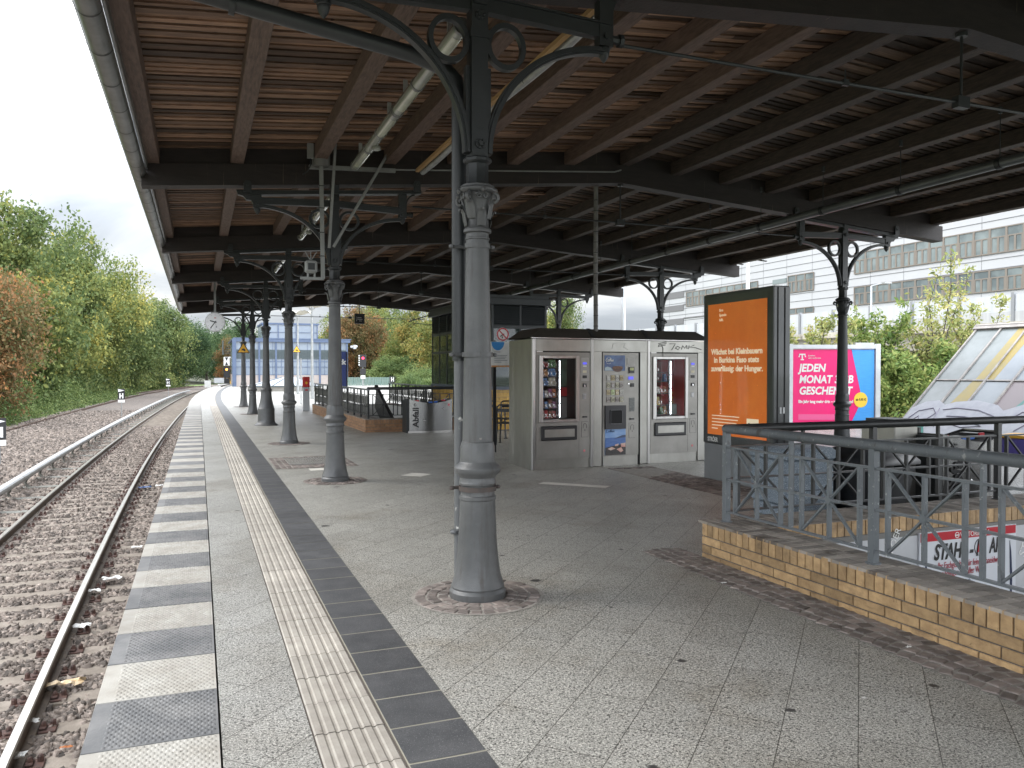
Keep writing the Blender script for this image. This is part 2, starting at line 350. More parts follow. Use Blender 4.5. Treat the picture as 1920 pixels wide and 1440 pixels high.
# dark slab strip
m_dk=mat('dark_slab',(.058,.060,.063),.5,c2=(.085,.086,.089),nscale=6,world=True,speck=(150,(.04,.04,.045),(.16,.16,.16),.36,.66),var=.14,dirt=(2.5,(.13,.125,.12),.66))
m_lj=mat('light_joint',(.33,.31,.25),.85)
struct(strip_mesh(.757,1.09,-.0006,ysp,offp,'slab_joint_mortar',m_lj))
b=MB(); y=3.05-.33*12
while y<95:
    y0,y1=y+.006,y+.324; oa,oc=float(offp(y0)),float(offp(y1)); b.ca=random.random(); z=random.uniform(.0008,.0018)
    b.face([(.762+oa,y0,z),(1.083+oa,y0,z),(1.083+oc,y1,z),(.762+oc,y1,z)]); y+=.33
struct(b.build('dark_paving_slabs',m_dk,smooth=0))
# cobbles: rings round the columns, band along the stair wall, patch round the drain
m_cob=mat('cobble_stone',(.22,.185,.165),.75,c2=(.13,.11,.10),nscale=9,world=True,var=.4,bump=.5,bscale=40)
def cobble(b,c,ax,ay,sx,sy,h=.009):
    """small hewn stone: centre, unit axes in plan, half sizes"""
    b.ca=random.random(); P=[]; j=lambda:random.uniform(-.12,.12)
    base=[(-1,-1),(1,-1),(1,1),(-1,1)]; bt=[((u+j())*sx,(v+j())*sy) for u,v in base]
    W=lambda u,v,z:(c[0]+u*ax[0]+v*ay[0],c[1]+u*ax[1]+v*ay[1],c[2]+z)
    hh=h+random.uniform(-.003,.004)
    b.add([W(u,v,0.0005) for u,v in bt]+[W(u*.93,v*.93,hh*.75) for u,v in bt]+[W(u*.72,v*.72,hh) for u,v in bt],[(0,1,5,4),(1,2,6,5),(2,3,7,6),(3,0,4,7),(4,5,9,8),(5,6,10,9),(6,7,11,10),(7,4,8,11),(8,9,10,11)])
m_cj=mat('cobble_joint',(.20,.185,.165),.95,c2=(.30,.28,.25),nscale=12,world=True)
def disc(b,cx,cy,z,r,n=40): b.face([(cx+r*cos(2*pi*k/n),cy+r*sin(2*pi*k/n),z) for k in range(n)])
def cobble_ring(cx,cy,R1=.44,z=0):
    b=MB(); b.cm=1; disc(b,cx,cy,z+.003,R1+.005); b.cm=0
    r=.235
    while r<R1-.02:
        nn=int(2*pi*r/.082)
        ph=random.random()
        for k in range(nn):
            a=2*pi*(k+ph)/nn; cobble(b,(cx+r*cos(a),cy+r*sin(a),z+.002),(-sin(a),cos(a)),(cos(a),sin(a)),pi*r/nn*.86,.034,.007)
        r+=.080
    return struct(b.build('cobble_ring',[m_cob,m_cj],smooth=0))
CX,CY0,SP=1.78,5.19,6.169
COLY=[CY0+SP*k for k in range(6)]
for k,y in enumerate(COLY):
    if k!=3: cobble_ring(CX,y,.44 if k else .45)
def cobble_rect(name,x0,x1,y0,y1,arc=False,z=0,skip=None,st=.085):
    b=MB(); b.cm=1; b.face([(x0,y0,z+.003),(x1,y0,z+.003),(x1,y1,z+.003),(x0,y1,z+.003)]); b.cm=0
    ny=int((y1-y0)/st); nx=max(1,int((x1-x0)/st))
    for i in range(ny):
        for j in range(nx):
            x=x0+(j+.5)*(x1-x0)/nx; y=y0+(i+.5)*(y1-y0)/ny
            if arc: y+=.07*sin((x-x0)/(x1-x0)*pi)-.035
            if skip and skip(x,y): continue
            a=random.uniform(-.18,.18)+(.5*cos((x-x0)/(x1-x0)*pi) if arc else 0); cobble(b,(x,y,z+.002),(cos(a),sin(a)),(-sin(a),cos(a)),(x1-x0)/nx*.415,(y1-y0)/ny*.41,.006)
    return struct(b.build(name,[m_cob,m_cj],smooth=0))
cobble_rect('cobble_band',3.52,3.90,-1.5,5.95,arc=True)
cobble_rect('cobble_band',6.0,6.8,7.95,11.2,skip=lambda x,y:y>9.9+.8*(x-6) and y<11,st=.1)
cobble_rect('cobble_patch',1.12,2.42,13.0,14.7,skip=lambda x,y:1.38<x<2.1 and 13.45<y<14.45)
m_gratm=mat('grate_steel',(.30,.29,.27),.5,metal=.5)
t_=thing('drain_grate','slotted steel drain grate set in cobbles beside the second column','grate',(1.74,13.95,0))
b=MB()
for k in range(17): b.box(-.36+k*.0435,-.335+k*.0435,-.48,.48,.004,.018)
b.build('slats',m_gratm,t_); b=MB(); b.box(-.38,.38,-.50,-.48,.004,.02); b.box(-.38,.38,.48,.50,.004,.02); b.build('frame',m_gratm,t_)
m_lslab=mat('light_paving_slab',(.70,.68,.62),.6,c2=(.60,.58,.53),nscale=5,world=True)
for (x,y,a,sx,sy) in ((3.0,11.55,45,.17,.17),(4.72,9.75,-46,.48,.10),(1.85,12.75,0,.25,.14),(3.05,38,0,1.2,.1)):
    b=MB(); ca,sa=cos(R(a)),sin(R(a)); b.face([(x+u*ca-v*sa,y+u*sa+v*ca,.004) for u,v in ((-sx,-sy),(sx,-sy),(sx,sy),(-sx,sy))]); struct(b.build('light_paving_slab',m_lslab,smooth=0))
# ================================================================ TRACK
m_rust=mat('rusty_steel',(.085,.048,.03),.8,c2=(.05,.03,.022),nscale=12,world=True,bump=.3,bscale=60)
m_head=mat('polished_rail_head',(.50,.49,.46),.28,metal=.95,c2=(.36,.33,.30),nscale=6,world=True,stretch=(8,.6,8))
m_brownrail=mat('brown_rail_side',(.13,.095,.065),.55,metal=.3,c2=(.07,.05,.038),nscale=8,world=True)
m_sleep=mat('sleeper_concrete',(.25,.215,.18),.9,c2=(.15,.125,.10),nscale=5,ndetail=8,world=True,bump=.5,bscale=35,var=.15)
RP=[(-.075,0),(-.075,.012),(-.02,.03),(-.012,.10),(-.034,.115),(-.036,.145),(-.028,.158),(.028,.158),(.036,.145),(.034,.115),(.012,.10),(.02,.03),(.075,.012),(.075,0)]
def rail(label,xf,ztop,y0,y1,mats,headslots=(6,),step=2.5,group=None):
    b=MB(); yy=np.arange(y0,y1,step); n=len(RP); vs=[]
    for y in yy:
        x=xf(y)
        for p in RP: vs.append((x+p[0],y,ztop-.158+p[1]))
    base=len(b.v); b.v+=vs
    for i in range(len(yy)-1):
        for k in range(n):
            k2=(k+1)%n; b.f.append((i*n+k,i*n+k2,(i+1)*n+k2,(i+1)*n+k)); b.m.append(1 if k in headslots else 0); b.a.append(.5)
    o=b.build('running_rail',mats,smooth=30); tag(o,label,'rail',group); return o
rail('shiny-topped running rail nearest the platform edge',lambda y:ctr(y)+.75,-.98,-4,150,[m_brownrail,m_head],(5,6,7),group='rails of the near track')
rail('shiny-topped running rail beside the white conductor rail',lambda y:ctr(y)-.75,-.98,-4,150,[m_brownrail,m_head],(5,6,7),group='rails of the near track')
rail('rusty running rail of the disused far track, on the platform side',lambda y:ctr(y)-5.85,-1.03,10,150,[m_rust],(),group='rails of the far track')
rail('rusty running rail of the disused far track, next to the bushes',lambda y:ctr(y)-7.3,-1.03,10,150,[m_rust],(),group='rails of the far track')
# sleepers with rail fastenings
b=MB(); b.add([(-1.3,-.13,-.14),(1.3,-.13,-.14),(1.3,.13,-.14),(-1.3,.13,-.14),(-1.28,-.115,.0),(1.28,-.115,0),(1.28,.115,0),(-1.28,.115,0)],[(0,1,5,4),(1,2,6,5),(2,3,7,6),(3,0,4,7),(4,5,6,7)])
sl_me=b.build('sleeper',m_sleep).data; bpy.data.objects.remove(bpy.data.objects['sleeper'])
m_fast=mat('fastening_rust',(.10,.05,.038),.75,c2=(.05,.032,.028),nscale=30,metal=.2)
b=MB(); b.cbox(.08,.20,-.075,.075,0,.016,.004); b.cbox(.085,.135,-.05,.05,.0165,.036,.006); b.lathe([(.022,.0365),(.022,.045),(.016,.06),(.008,.066)],(.112,0,0),6); b.lathe([(.022,.0165),(.022,.05),(.012,.062)],(.172,.03,0),6)
fa_me=b.build('rail_fastening',m_fast).data; bpy.data.objects.remove(bpy.data.objects['rail_fastening'])
y=-1.0; k=0
while y<118:
    o=bpy.data.objects.new('sleeper',sl_me); COL.objects.link(o); o.location=(float(ctr(y)),y,-1.138+random.uniform(-.006,.004)); o.rotation_euler=(0,0,random.uniform(-.008,.008)-(float(ctr(y+1)-ctr(y))))
    tag(o,'worn brown concrete sleeper lying under the near track','sleeper','sleepers of the near track')
    if y<34:
        for s in (-.75,.75):
            for sg in (0,pi):
                f=bpy.data.objects.new('rail_fastening',fa_me); COL.objects.link(f); f.parent=o; f.location=(s,0,0); f.rotation_euler=(0,0,sg)
    y+=.60; k+=1
# conductor rail
m_cov=mat('conductor_cover',(.40,.41,.41),.45,c2=(.30,.31,.31),nscale=3,world=True,dirt=(4,(.25,.24,.22),.6))
m_brk=mat('bracket_steel',(.17,.17,.15),.7,c2=(.10,.095,.08),nscale=9)
cr=thing('conductor_rail','white covered conductor rail on curved brackets beside the near track','rail')
b=MB(); pr=[(-.085,-.11),(-.085,.0),(-.06,.028),(.05,.028),(.08,.0),(.08,-.05),(.055,-.05),(.055,-.11)]; n=len(pr); yy=np.arange(9,104,1.5)
xf=lambda y:float(ctr(y))-1.55
for y in yy: b.v+=[(xf(y)+p[0],y,-.80+p[1]) for p in pr]
for i in range(len(yy)-1):
    for k in range(n): b.f.append((i*n+k,i*n+(k+1)%n,(i+1)*n+(k+1)%n,(i+1)*n+k)); b.m.append(0); b.a.append(.5)
b.f.append(tuple(reversed(range(n)))); b.m.append(0); b.a.append(.5)
b.build('cover',m_cov,cr)
y=10.2
while y<100:
    b=MB(); x=xf(y); b.tube([(x+.02,y,-.90),(x-.02,y,-1.0),(x+.02,y,-1.09),(x+.10,y,-1.125),(x+.5,y,-1.13)],.030,8); b.cbox(x-.16,x+.66,y-.12,y+.12,-1.20,-1.105,.012)
    b.build('bracket',m_brk,cr); y+=1.8
# loose ballast stones
m_st=mat('ballast_stone',(.21,.178,.155),.9,c2=(.135,.108,.09),nscale=30,var=.68,world=True,bump=.4,bscale=90)
def stones(name,n,fx,y0,y1,zf,smin,smax,pw=1.0):
    Y=y0+(y1-y0)*rng.random(n)**pw; U=rng.random(n); X=fx(U,Y); s=smin+(smax-smin)*rng.random(n)**1.6
    Z=zf(n)
    ph=np.abs(((Y+1.0+.3)%.6)-.3); on=(ph<.125)&(np.abs(X-ctr(Y))<1.3)&(rng.random(n)<.955); keep=~on; X,Y,Z,s=X[keep],Y[keep],Z[keep],s[keep]; n=len(X); U=U[keep]
    cube=np.array([(-1,-1,-1),(1,-1,-1),(1,1,-1),(-1,1,-1),(-1,-1,1),(1,-1,1),(1,1,1),(-1,1,1)],float)
    V=cube[None]*(1+(rng.random((n,8,3))-.5)*1.15); V[:,4:,:2]*=.45+.5*rng.random((n,1,2)); V*=s[:,None,None]*np.stack([np.ones(n),.55+.4*rng.random(n),.45+.35*rng.random(n)],1)[:,None,:]
    a=rng.random(n)*2*pi; c_,s_=np.cos(a)[:,None],np.sin(a)[:,None]; x=V[:,:,0]*c_-V[:,:,1]*s_; y=V[:,:,0]*s_+V[:,:,1]*c_
    ti=(rng.random((n,1))-.5)*1.2; z=V[:,:,2]+x*ti
    V=np.stack([x+X[:,None],y+Y[:,None],z+Z[:,None]],2).reshape(-1,3)
    q=np.array([(4,5,6,7),(0,1,5,4),(1,2,6,5),(2,3,7,6),(3,0,4,7)]); F=(np.arange(n)[:,None,None]*8+q[None]).reshape(-1,4)
    o=obj(name,npmesh(name,V,F,m_st,np.repeat(rng.random(n),5))); tag(o,'grey brown crushed ballast stones along the near track','ballast',kind='stuff'); return o
def fx_near(U,Y): c=ctr(Y); return c+ -1.45+U*(EOFF+.12+offp(Y)-c+1.45)
stones('ballast_stones',56000,fx_near,4.8,16,lambda n:-1.165+.028*rng.random(n),.015,.036,1.25)
stones('ballast_stones',30000,fx_near,14,42,lambda n:-1.16+.03*rng.random(n),.024,.045,1.3)
stones('ballast_stones',42000,lambda U,Y:ctr(Y)-1.3-U*5.4,8,60,lambda n:-1.155+.035*rng.random(n),.026,.06,1.3)
# stop boards
m_blk=mat('black_sign',(.015,.015,.017),.4); m_wht=mat('white_sign',(.78,.78,.76),.4,c2=(.66,.66,.64),nscale=6); m_galv=mat('galvanised_steel',(.42,.43,.43),.5,metal=.6,c2=(.30,.31,.31),nscale=7,bump=.1)
def hboard(x,y,label,ztop=.42,wd=.36):
    t=thing('stop_board',label,'sign',(x,y,-1.15),R(-4),'stop boards along the track')
    b=MB(); b.tube([(0,.02,0),(0,.02,ztop+1.1)],.03,8); b.build('post',m_galv,t)
    z1=ztop+1.15; z0=z1-.62; b=MB(); b.box(-wd/2,wd/2,-.03,-.01,z0,z1); p=b.build('board',m_blk,t)
    b=MB(); h=wd*.30
    b.box(-h,-h+.07,-.035,-.031,z0+.06,z0+.36); b.box(h-.07,h,-.035,-.031,z0+.06,z0+.36); b.box(-h+.07,h-.07,-.035,-.031,z0+.18,z0+.24)
    b.extr([(-wd/2+.01,z1-.01),(wd/2-.01,z1-.10),(-wd/2+.01,z1-.18)],'y',-.035,-.031); b.build('letter_h',m_wht,p)
    b=MB(); b.box(-wd/2,wd/2,-.035,-.01,z0-.17,z0-.02); pl=b.build('number_plate',m_wht,t)
    return t
hboard(-4.2,51.5,'black and white H stop board on a steel post left of the conductor rail',.50)
hboard(-2.9,88,'small distant H stop board on a post near where the rails bend',.75,.42)
hboard(-5.33,26.6,'dark H stop board cut by the left edge of the picture',.20,.36)
# litter
m_paper=mat('white_litter',(.72,.72,.70),.7,c2=(.55,.54,.52),nscale=20); m_bag=mat('brown_paper',(.50,.36,.20),.8,c2=(.66,.55,.40),nscale=9)
m_bl=mat('blue_litter',(.05,.09,.2),.6); m_or=mat('orange_litter',(.45,.16,.05),.6)
def litter(name,label,x,y,z,s,m,asp=.6,group=None):
    b=MB(); n=6; G=[[(x+(i/n-.5)*s*2*(1+random.uniform(-.2,.2)),y+(j/n-.5)*s*2*asp*(1+random.uniform(-.3,.3)),z+random.random()*s*.35+.004) for j in range(n+1)] for i in range(n+1)]
    for i in range(n):
        for j in range(n):
            b.face([G[i][j],G[i+1][j],G[i+1][j+1],G[i][j+1]])
    o=b.build(name,m,smooth=0); return tag(o,label,'litter',group)
litter('paper_bag','torn brown paper bag lying on the ballast beside the rail',-1.06,7.58,-1.09,.13,m_bag,.4)
litter('paper_scrap','white paper scrap at the bottom left corner by the rail foot',-1.19,6.26,-1.09,.07,m_paper)
litter('plastic_wrapper','pale plastic wrapper by the rail fastenings below the brown bag',-1.18,6.84,-1.08,.05,m_paper)
litter('paper_tissue','crumpled white tissue next beyond the brown paper bag',-1.14,9.21,-1.08,.08,m_paper)
litter('paper_tissue','crumpled white tissue, right one of the far pair beside the rail',-1.03,11.16,-1.08,.11,m_paper)
litter('paper_tissue','crumpled white tissue, left one of the far pair beside the rail',-1.18,10.65,-1.08,.07,m_paper)
litter('paper_scrap','small white scrap alone below the platform edge beyond the tissues',-.87,13.1,-1.09,.07,m_paper)
litter('blue_wrapper','dark blue wrapper on the ballast by the platform wall',-1.14,19.7,-1.09,.13,m_bl)
litter('paper_scrap','white scrap next to the dark blue wrapper',-.84,19.9,-1.09,.10,m_paper)
litter('orange_wrapper','small orange wrapper near the bottom of the ballast',-.88,6.3,-1.09,.04,m_or,.2)
litter('paper_scrap','white paper scrap on the cobble band by the brick wall',3.54,4.82,.004,.02,m_paper)
litter('paper_scrap','tiny white scrap on the terrazzo at lower right',2.91,2.88,.002,.012,m_paper)
litter('paper_scrap','small white scrap on the cobbles beside the brick wall base',3.66,3.3,.012,.016,m_paper)
# ================================================================ CANOPY
RX=6.30; XL,XR=-.62,13.26
def zb(x): return 3.915+.0900*(x+.66) if x<=RX else 3.915+.0900*(RX+.66)-.0745*(x-RX)
m_beam=mat('dark_beam_paint',(.015,.011,.010),.65,c2=(.024,.017,.015),nscale=4,world=True,bump=.4,bscale=30,stretch=(1,1,6),dirt=(7,(.12,.10,.08),.78),streak=((26,5,.6),(.13,.10,.07),.66,.05))
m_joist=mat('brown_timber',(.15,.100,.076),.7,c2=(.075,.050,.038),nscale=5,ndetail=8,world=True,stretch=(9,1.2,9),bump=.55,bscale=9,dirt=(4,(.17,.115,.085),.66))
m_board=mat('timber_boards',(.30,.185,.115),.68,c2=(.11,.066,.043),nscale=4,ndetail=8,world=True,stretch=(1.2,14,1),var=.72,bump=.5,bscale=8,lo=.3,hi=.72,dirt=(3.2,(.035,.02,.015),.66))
m_joistd=mat('shaded_timber',(.075,.054,.042),.7,c2=(.036,.027,.022),nscale=5,ndetail=8,world=True,stretch=(9,1.2,9),bump=.55,bscale=9)  # darker timber copies: shade of the right roof slope put into the colour
m_boardd=mat('shaded_timber_boards',(.15,.098,.066),.7,c2=(.06,.04,.028),nscale=4,ndetail=8,world=True,stretch=(1.2,14,1),var=.7,bump=.5,bscale=8,lo=.3,hi=.72)
m_zinc=mat('zinc',(.20,.205,.20),.38,metal=.55,c2=(.14,.145,.14),nscale=5,world=True,dirt=(6,(.30,.31,.30),.66))
m_roof=mat('roof_felt',(.06,.06,.06),.9)
cano=thing('platform_canopy','long timber platform canopy with dark cross beams and slatted underside','canopy',(RX,16,0))
def W(o): o.location=(-RX,-16,0); return o       # children keep world coordinates
Yb=[CY0+SP*k for k in range(-1,6)]; YS=Yb[0]-SP
for y in [YS]+Yb:
    b=MB(); h=.285
    xs_=[XL-.05,RX,XR]
    P=[(x,zb(x)) for x in xs_]; b.extr(P+[(x,z+h) for x,z in reversed(P)],'y',y-.10,y+.12)
    o=W(b.build('cross_beam',m_beam,cano,smooth=30))
    b=MB(); xs_=[XL+.03,RX,XR-.05]; P=[(x,zb(x)+h+.002) for x in xs_]; b.extr(P+[(x,z+.205) for x,z in reversed(P)],'y',y-.06,y+.05)
    c=b.build('blocking',m_beam,o,smooth=30)
JX=[-.54,.49,1.55,2.55,3.49,4.43,5.38,6.36,7.3,8.25,9.2,10.15,11.1,12.05,13.05]
for i,y in enumerate(Yb[:-1]):
    for x in JX:
        b=MB(); z=zb(x)+.287; hw=.085; dy=random.uniform(-.012,.012)
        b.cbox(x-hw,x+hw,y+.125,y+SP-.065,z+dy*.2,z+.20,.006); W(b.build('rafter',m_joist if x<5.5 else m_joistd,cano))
b=MB()
for x in JX: b.box(x-.085,x+.085,YS+.125,Yb[0]-.065,zb(x)+.287,zb(x)+.487)
W(b.build('rear_rafters',m_joist,cano))['kind']='stuff'
# boards, two overlapping layers, running across the canopy
b=MB(); y=YS-.1; yend=Yb[-1]+.15; k=0
while y<yend:
    wd=random.choice((.05,.07,.09,.11)); lay=0 if k%2==0 else .016; b.ca=random.random()
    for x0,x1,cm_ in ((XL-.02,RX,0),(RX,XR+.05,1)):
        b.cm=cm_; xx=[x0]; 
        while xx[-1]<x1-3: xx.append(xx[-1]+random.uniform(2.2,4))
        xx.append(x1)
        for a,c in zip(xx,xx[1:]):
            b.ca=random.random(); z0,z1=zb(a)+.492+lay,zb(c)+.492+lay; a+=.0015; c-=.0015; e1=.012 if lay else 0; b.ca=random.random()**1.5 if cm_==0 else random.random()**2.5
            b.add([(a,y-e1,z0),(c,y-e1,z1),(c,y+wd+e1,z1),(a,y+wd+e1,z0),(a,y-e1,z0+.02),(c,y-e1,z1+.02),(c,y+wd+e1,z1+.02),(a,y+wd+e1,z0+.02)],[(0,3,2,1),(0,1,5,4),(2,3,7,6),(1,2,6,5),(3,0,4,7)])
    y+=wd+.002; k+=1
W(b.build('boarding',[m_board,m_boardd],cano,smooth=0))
b=MB()
P=[(XL-.03,zb(XL)+.545),(RX,zb(RX)+.545),(XR+.06,zb(XR)+.545)]; b.extr(P+[(x,z+.05) for x,z in reversed(P)],'y',YS-.2,Yb[-1]+.2); W(b.build('roof_covering',m_roof,cano,smooth=0))
b=MB(); gx,gz,gr=-.70,4.10,.088; y0,y1=YS-.2,Yb[-1]+.15
arc=[(gx+gr*cos(a),gz+gr*sin(a)) for a in np.linspace(-pi,0,13)]
vs=[(x,y0,z) for x,z in arc]+[(x,y1,z) for x,z in arc]; n=len(arc); b.add(vs,[(i,i+1,i+1+n,i+n) for i in range(n-1)])
b.tube([(gx-gr,y0,gz+.005),(gx-gr,y1,gz+.005)],.012,6)
b.box(gx+gr-.004,gx+gr+.02,y0,y1,gz+.02,gz+.34)
gut=W(b.build('gutter',m_zinc,cano))
m_gj=mat('gutter_joint',(.07,.072,.07),.6,metal=.3); y=y0+.3
while y<y1:
    b=MB(); r2=gr+.003; a2=[(gx+r2*cos(a),gz+r2*sin(a)) for a in np.linspace(-pi,0,11)]
    b.add([(x,y,z) for x,z in a2]+[(x,y+.02,z) for x,z in a2],[(i,i+1,i+12,i+11) for i in range(10)]+[]); b.add([(gx-r2-.02,y,gz+.0),(gx-r2+.002,y,gz-.01),(gx-r2+.002,y+.02,gz-.01),(gx-r2-.02,y+.02,gz)],[(0,1,2,3)])
    b.build('gutter_joint',m_gj,gut); y+=.74
# ================================================================ COLUMNS
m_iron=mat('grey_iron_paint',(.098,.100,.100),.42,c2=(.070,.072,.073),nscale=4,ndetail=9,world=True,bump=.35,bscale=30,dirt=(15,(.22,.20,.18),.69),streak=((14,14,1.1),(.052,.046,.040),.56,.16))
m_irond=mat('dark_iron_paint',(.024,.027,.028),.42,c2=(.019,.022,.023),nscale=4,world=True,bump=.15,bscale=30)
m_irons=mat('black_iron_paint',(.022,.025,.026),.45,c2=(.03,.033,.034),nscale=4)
P_STD=[(.192,0),(.194,.012),(.194,.045),(.186,.058),(.180,.066),(.183,.078),(.176,.095),(.158,.16),(.146,.24),(.137,.33),(.130,.44),(.125,.56),(.122,.665),(.127,.672),(.127,.692),(.118,.70),(.116,.722),(.116,.765),(.127,.772),(.129,.785),(.124,.797),(.122,.82),(.130,.835),(.149,.85),(.158,.868),(.158,.885),(.148,.903),(.128,.918),(.121,.93),(.119,1.03),(.114,1.045),(.112,1.06),(.104,1.068),(.101,1.2),(.094,1.6),(.086,2.05),(.079,2.40),(.078,2.44),(.084,2.445),(.084,2.455),(.078,2.46),(.077,2.49)]
P_WIDE=[(.33,0),(.33,.012),(.29,.04),(.245,.085),(.232,.13),(.230,.14),(.230,.47),(.222,.48),(.19,.60),(.165,.72),(.15,.84),(.147,.95),(.152,.96),(.152,.98),(.145,.99)]+[(r,z+.13) for r,z in P_STD[21:34]]+P_STD[34:]
def volute(b,c,d,R0,th):
    """scroll in the vertical plane of direction d"""
    pts=[]
    for i in range(26):
        t=i/25; a=pi*.5-t*2*pi*1.35; r=R0*(1-t*.8); pts.append((c[0]+d[0]*r*cos(a),c[1]+d[1]*r*cos(a),c[2]+r*sin(a)))
    b.tube(pts,[th*(1-.45*i/25) for i in range(26)],7)
def capital_mesh():
    b=MB(); b.lathe([(.080,2.485),(.094,2.492),(.096,2.508),(.088,2.52),(.078,2.53),(.078,2.60),(.084,2.68),(.098,2.735),(.112,2.752)],n=24)
    for k in range(8):
        a=k*pi/4; d=(cos(a),sin(a)); q=(-d[1],d[0])
        pr=[(.082,2.53,.030),(.092,2.57,.034),(.098,2.61,.032),(.112,2.64,.024),(.124,2.645,.012),(.126,2.63,.004)]
        if k%2: pr=[(r+.004,z+.05,w_) for r,z,w_ in pr]
        vs=[]
        for r,z,w_ in pr: vs+=[(d[0]*r-q[0]*w_,d[1]*r-q[1]*w_,z),(d[0]*(r+.012),d[1]*(r+.012),z),(d[0]*r+q[0]*w_,d[1]*r+q[1]*w_,z),(d[0]*(r-.008),d[1]*(r-.008),z)]
        fs=[]
        for i in range(len(pr)-1):
            for j in range(4): fs.append((i*4+j,i*4+(j+1)%4,(i+1)*4+(j+1)%4,(i+1)*4+j))
        b.add(vs,fs)
        if k%2:
            volute(b,(d[0]*.128,d[1]*.128,2.715),d,.034,.013)
            b.tube([(d[0]*.085,d[1]*.085,2.60),(d[0]*.10,d[1]*.10,2.68),(d[0]*.125,d[1]*.125,2.752)],.011,6)
            b.lathe([(.001,-.012),(.012,-.008),(.015,0),(.012,.008),(.001,.012)],(d[0]*.12+q[0]*.05,d[1]*.12+q[1]*.05,2.735),8)
        else:
            for s in (-1,1): volute(b,(d[0]*.105+q[0]*s*.022,d[1]*.105+q[1]*s*.022,2.73),(q[0]*s,q[1]*s),.020,.008)
            b.lathe([(.001,-.02),(.016,-.012),(.02,0),(.016,.012),(.001,.02)],(d[0]*.128,d[1]*.128,2.765),8)
    b.lathe([(.105,2.752),(.135,2.765),(.140,2.778),(.134,2.79),(.118,2.797),(.116,2.81),(.088,2.818)],n=8)
    return b
def neck_mesh():
    b=MB(); b.lathe([(.086,2.815),(.076,2.83),(.076,2.955),(.088,2.962),(.098,2.972),(.098,2.99),(.090,3.0)],n=8)
    b.box(-.058,.058,-.058,.058,2.995,4.16); b.box(-.066,.066,-.066,.066,3.80,3.86)
    b.box(-.045,.045,-.075,-.058,4.02,4.36)
    for z in (3.085,3.95):
        for s in (-1,1): b.tube([(0,s*.058,z),(0,s*.070,z)],.036,10); b.tube([(0,s*.07,z),(0,s*.082,z)],.016,8)
        for k in range(6): a=k*pi/3; b.lathe([(.001,-.01),(.01,0),(.001,.01)],(.026*cos(a),-.073,z+.026*sin(a)),6)
    return b
def bracket_mesh(s):
    """arched bracket; s=+1: roof rises towards +x"""
    b=MB(); w_=.032
    sl=.0900 if s>0 else .0745
    for d in (-1,1):                              # d local side; high side = +1
        X=lambda x:d*s*x
        zc_=lambda x:(4.135-x*sl*(1 if d<0 else -1))
        A=.94 if d<0 else .90; z0=3.03; H_=.80 if d<0 else .74
        arc=[(X(.075+A*(1-cos(a))),z0+H_*sin(a)) for a in np.linspace(0,pi/2,22)]
        b.ribbon(arc,-w_,w_,.048); b.ribbon([(p[0],p[1]) for p in arc],-w_-.012,w_+.012,.018)
        b.ribbon([(X(.075),3.03),(X(.075),3.55)],-w_*.8,w_*.8,.03)
        r=.128; cx=.205; cz=3.70
        b.ribbon([(X(cx)+r*cos(a),cz+r*sin(a)) for a in np.linspace(0,2*pi,33)],-w_*.8,w_*.8,.034)
        b.ribbon([(X(.05),3.93),(X(1.04 if d<0 else .98),3.895)],-w_*1.1,w_*1.1,.085)        # lower chord
        b.ribbon([(X(.05),3.975),(X(1.0),3.94)],-w_*1.7,w_*1.7,.014)
        zt=zc_(1.22); b.ribbon([(X(.05),zc_(.05)-.03),(X(1.24),zt-.03)],-w_*1.8,w_*1.8,.05)   # top chord
        b.ribbon([(X(.05),zc_(.05)-.058),(X(1.22),zt-.058)],-w_*2.4,w_*2.4,.012)
        xe=1.03 if d<0 else .97
        zl=3.80
        b.box(min(X(xe-.055),X(xe+.055)),max(X(xe-.055),X(xe+.055)),-w_*1.35,w_*1.35,zl,zc_(xe)-.05)
        b.lathe([(.001,-.10),(.016,-.085),(.034,-.06),(.042,-.035),(.040,-.025),(.046,-.02),(.046,-.008),(.034,.0),(.034,.01)],(X(xe),0,zl),12)
        b.tube([(X(xe),-w_*1.35,3.86),(X(xe),-w_*1.35-.02,3.86)],.024,8)
        if d<0:
            b.extr([(X(1.0),3.80),(X(1.09),3.86),(X(1.11),3.90),(X(1.17),3.90),(X(1.21),3.95),(X(1.28),3.965),(X(1.30),4.03),(X(1.0),4.05)],'y',-w_*1.3,w_*1.3)
        else:
            b.ribbon([(X(xe+.05+.13*(1-cos(a))),3.99+.17*sin(a)) for a in np.linspace(0,pi/2,8)],-w_*.7,w_*.7,.022)
            b.tube([(X(xe+.05),0,3.86),(X(xe+.13),0,3.86)],.03,8); b.tube([(X(xe+.12),0,3.86),(X(xe+.15),0,3.86)],.045,8)
        for x in (1.16,):                          # holding plates against the beam
            z=zc_(x); b.extr([(X(x)-.05,z-.04),(X(x)+.05,z-.04),(X(x)+.05,z+.08),(X(x)+.03,z+.12),(X(x)-.03,z+.12),(X(x)-.05,z+.08)],'y',-.135,-.105)
            b.tube([(X(x),-.135,z+.06),(X(x),-.15,z+.06)],.02,8)
    return b
def column(x,y,s,label,prof=P_STD,dark=False,z=0,bz=1,group=None):
    t=thing('iron_column',label,'column',(x,y,z),0,group); m=m_irons if dark else m_iron; m2=m_irons if dark else m_irond
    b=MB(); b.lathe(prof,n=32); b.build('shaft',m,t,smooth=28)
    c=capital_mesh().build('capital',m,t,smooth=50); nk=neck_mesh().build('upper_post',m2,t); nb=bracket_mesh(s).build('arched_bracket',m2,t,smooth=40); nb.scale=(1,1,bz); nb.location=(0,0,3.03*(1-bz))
    return t
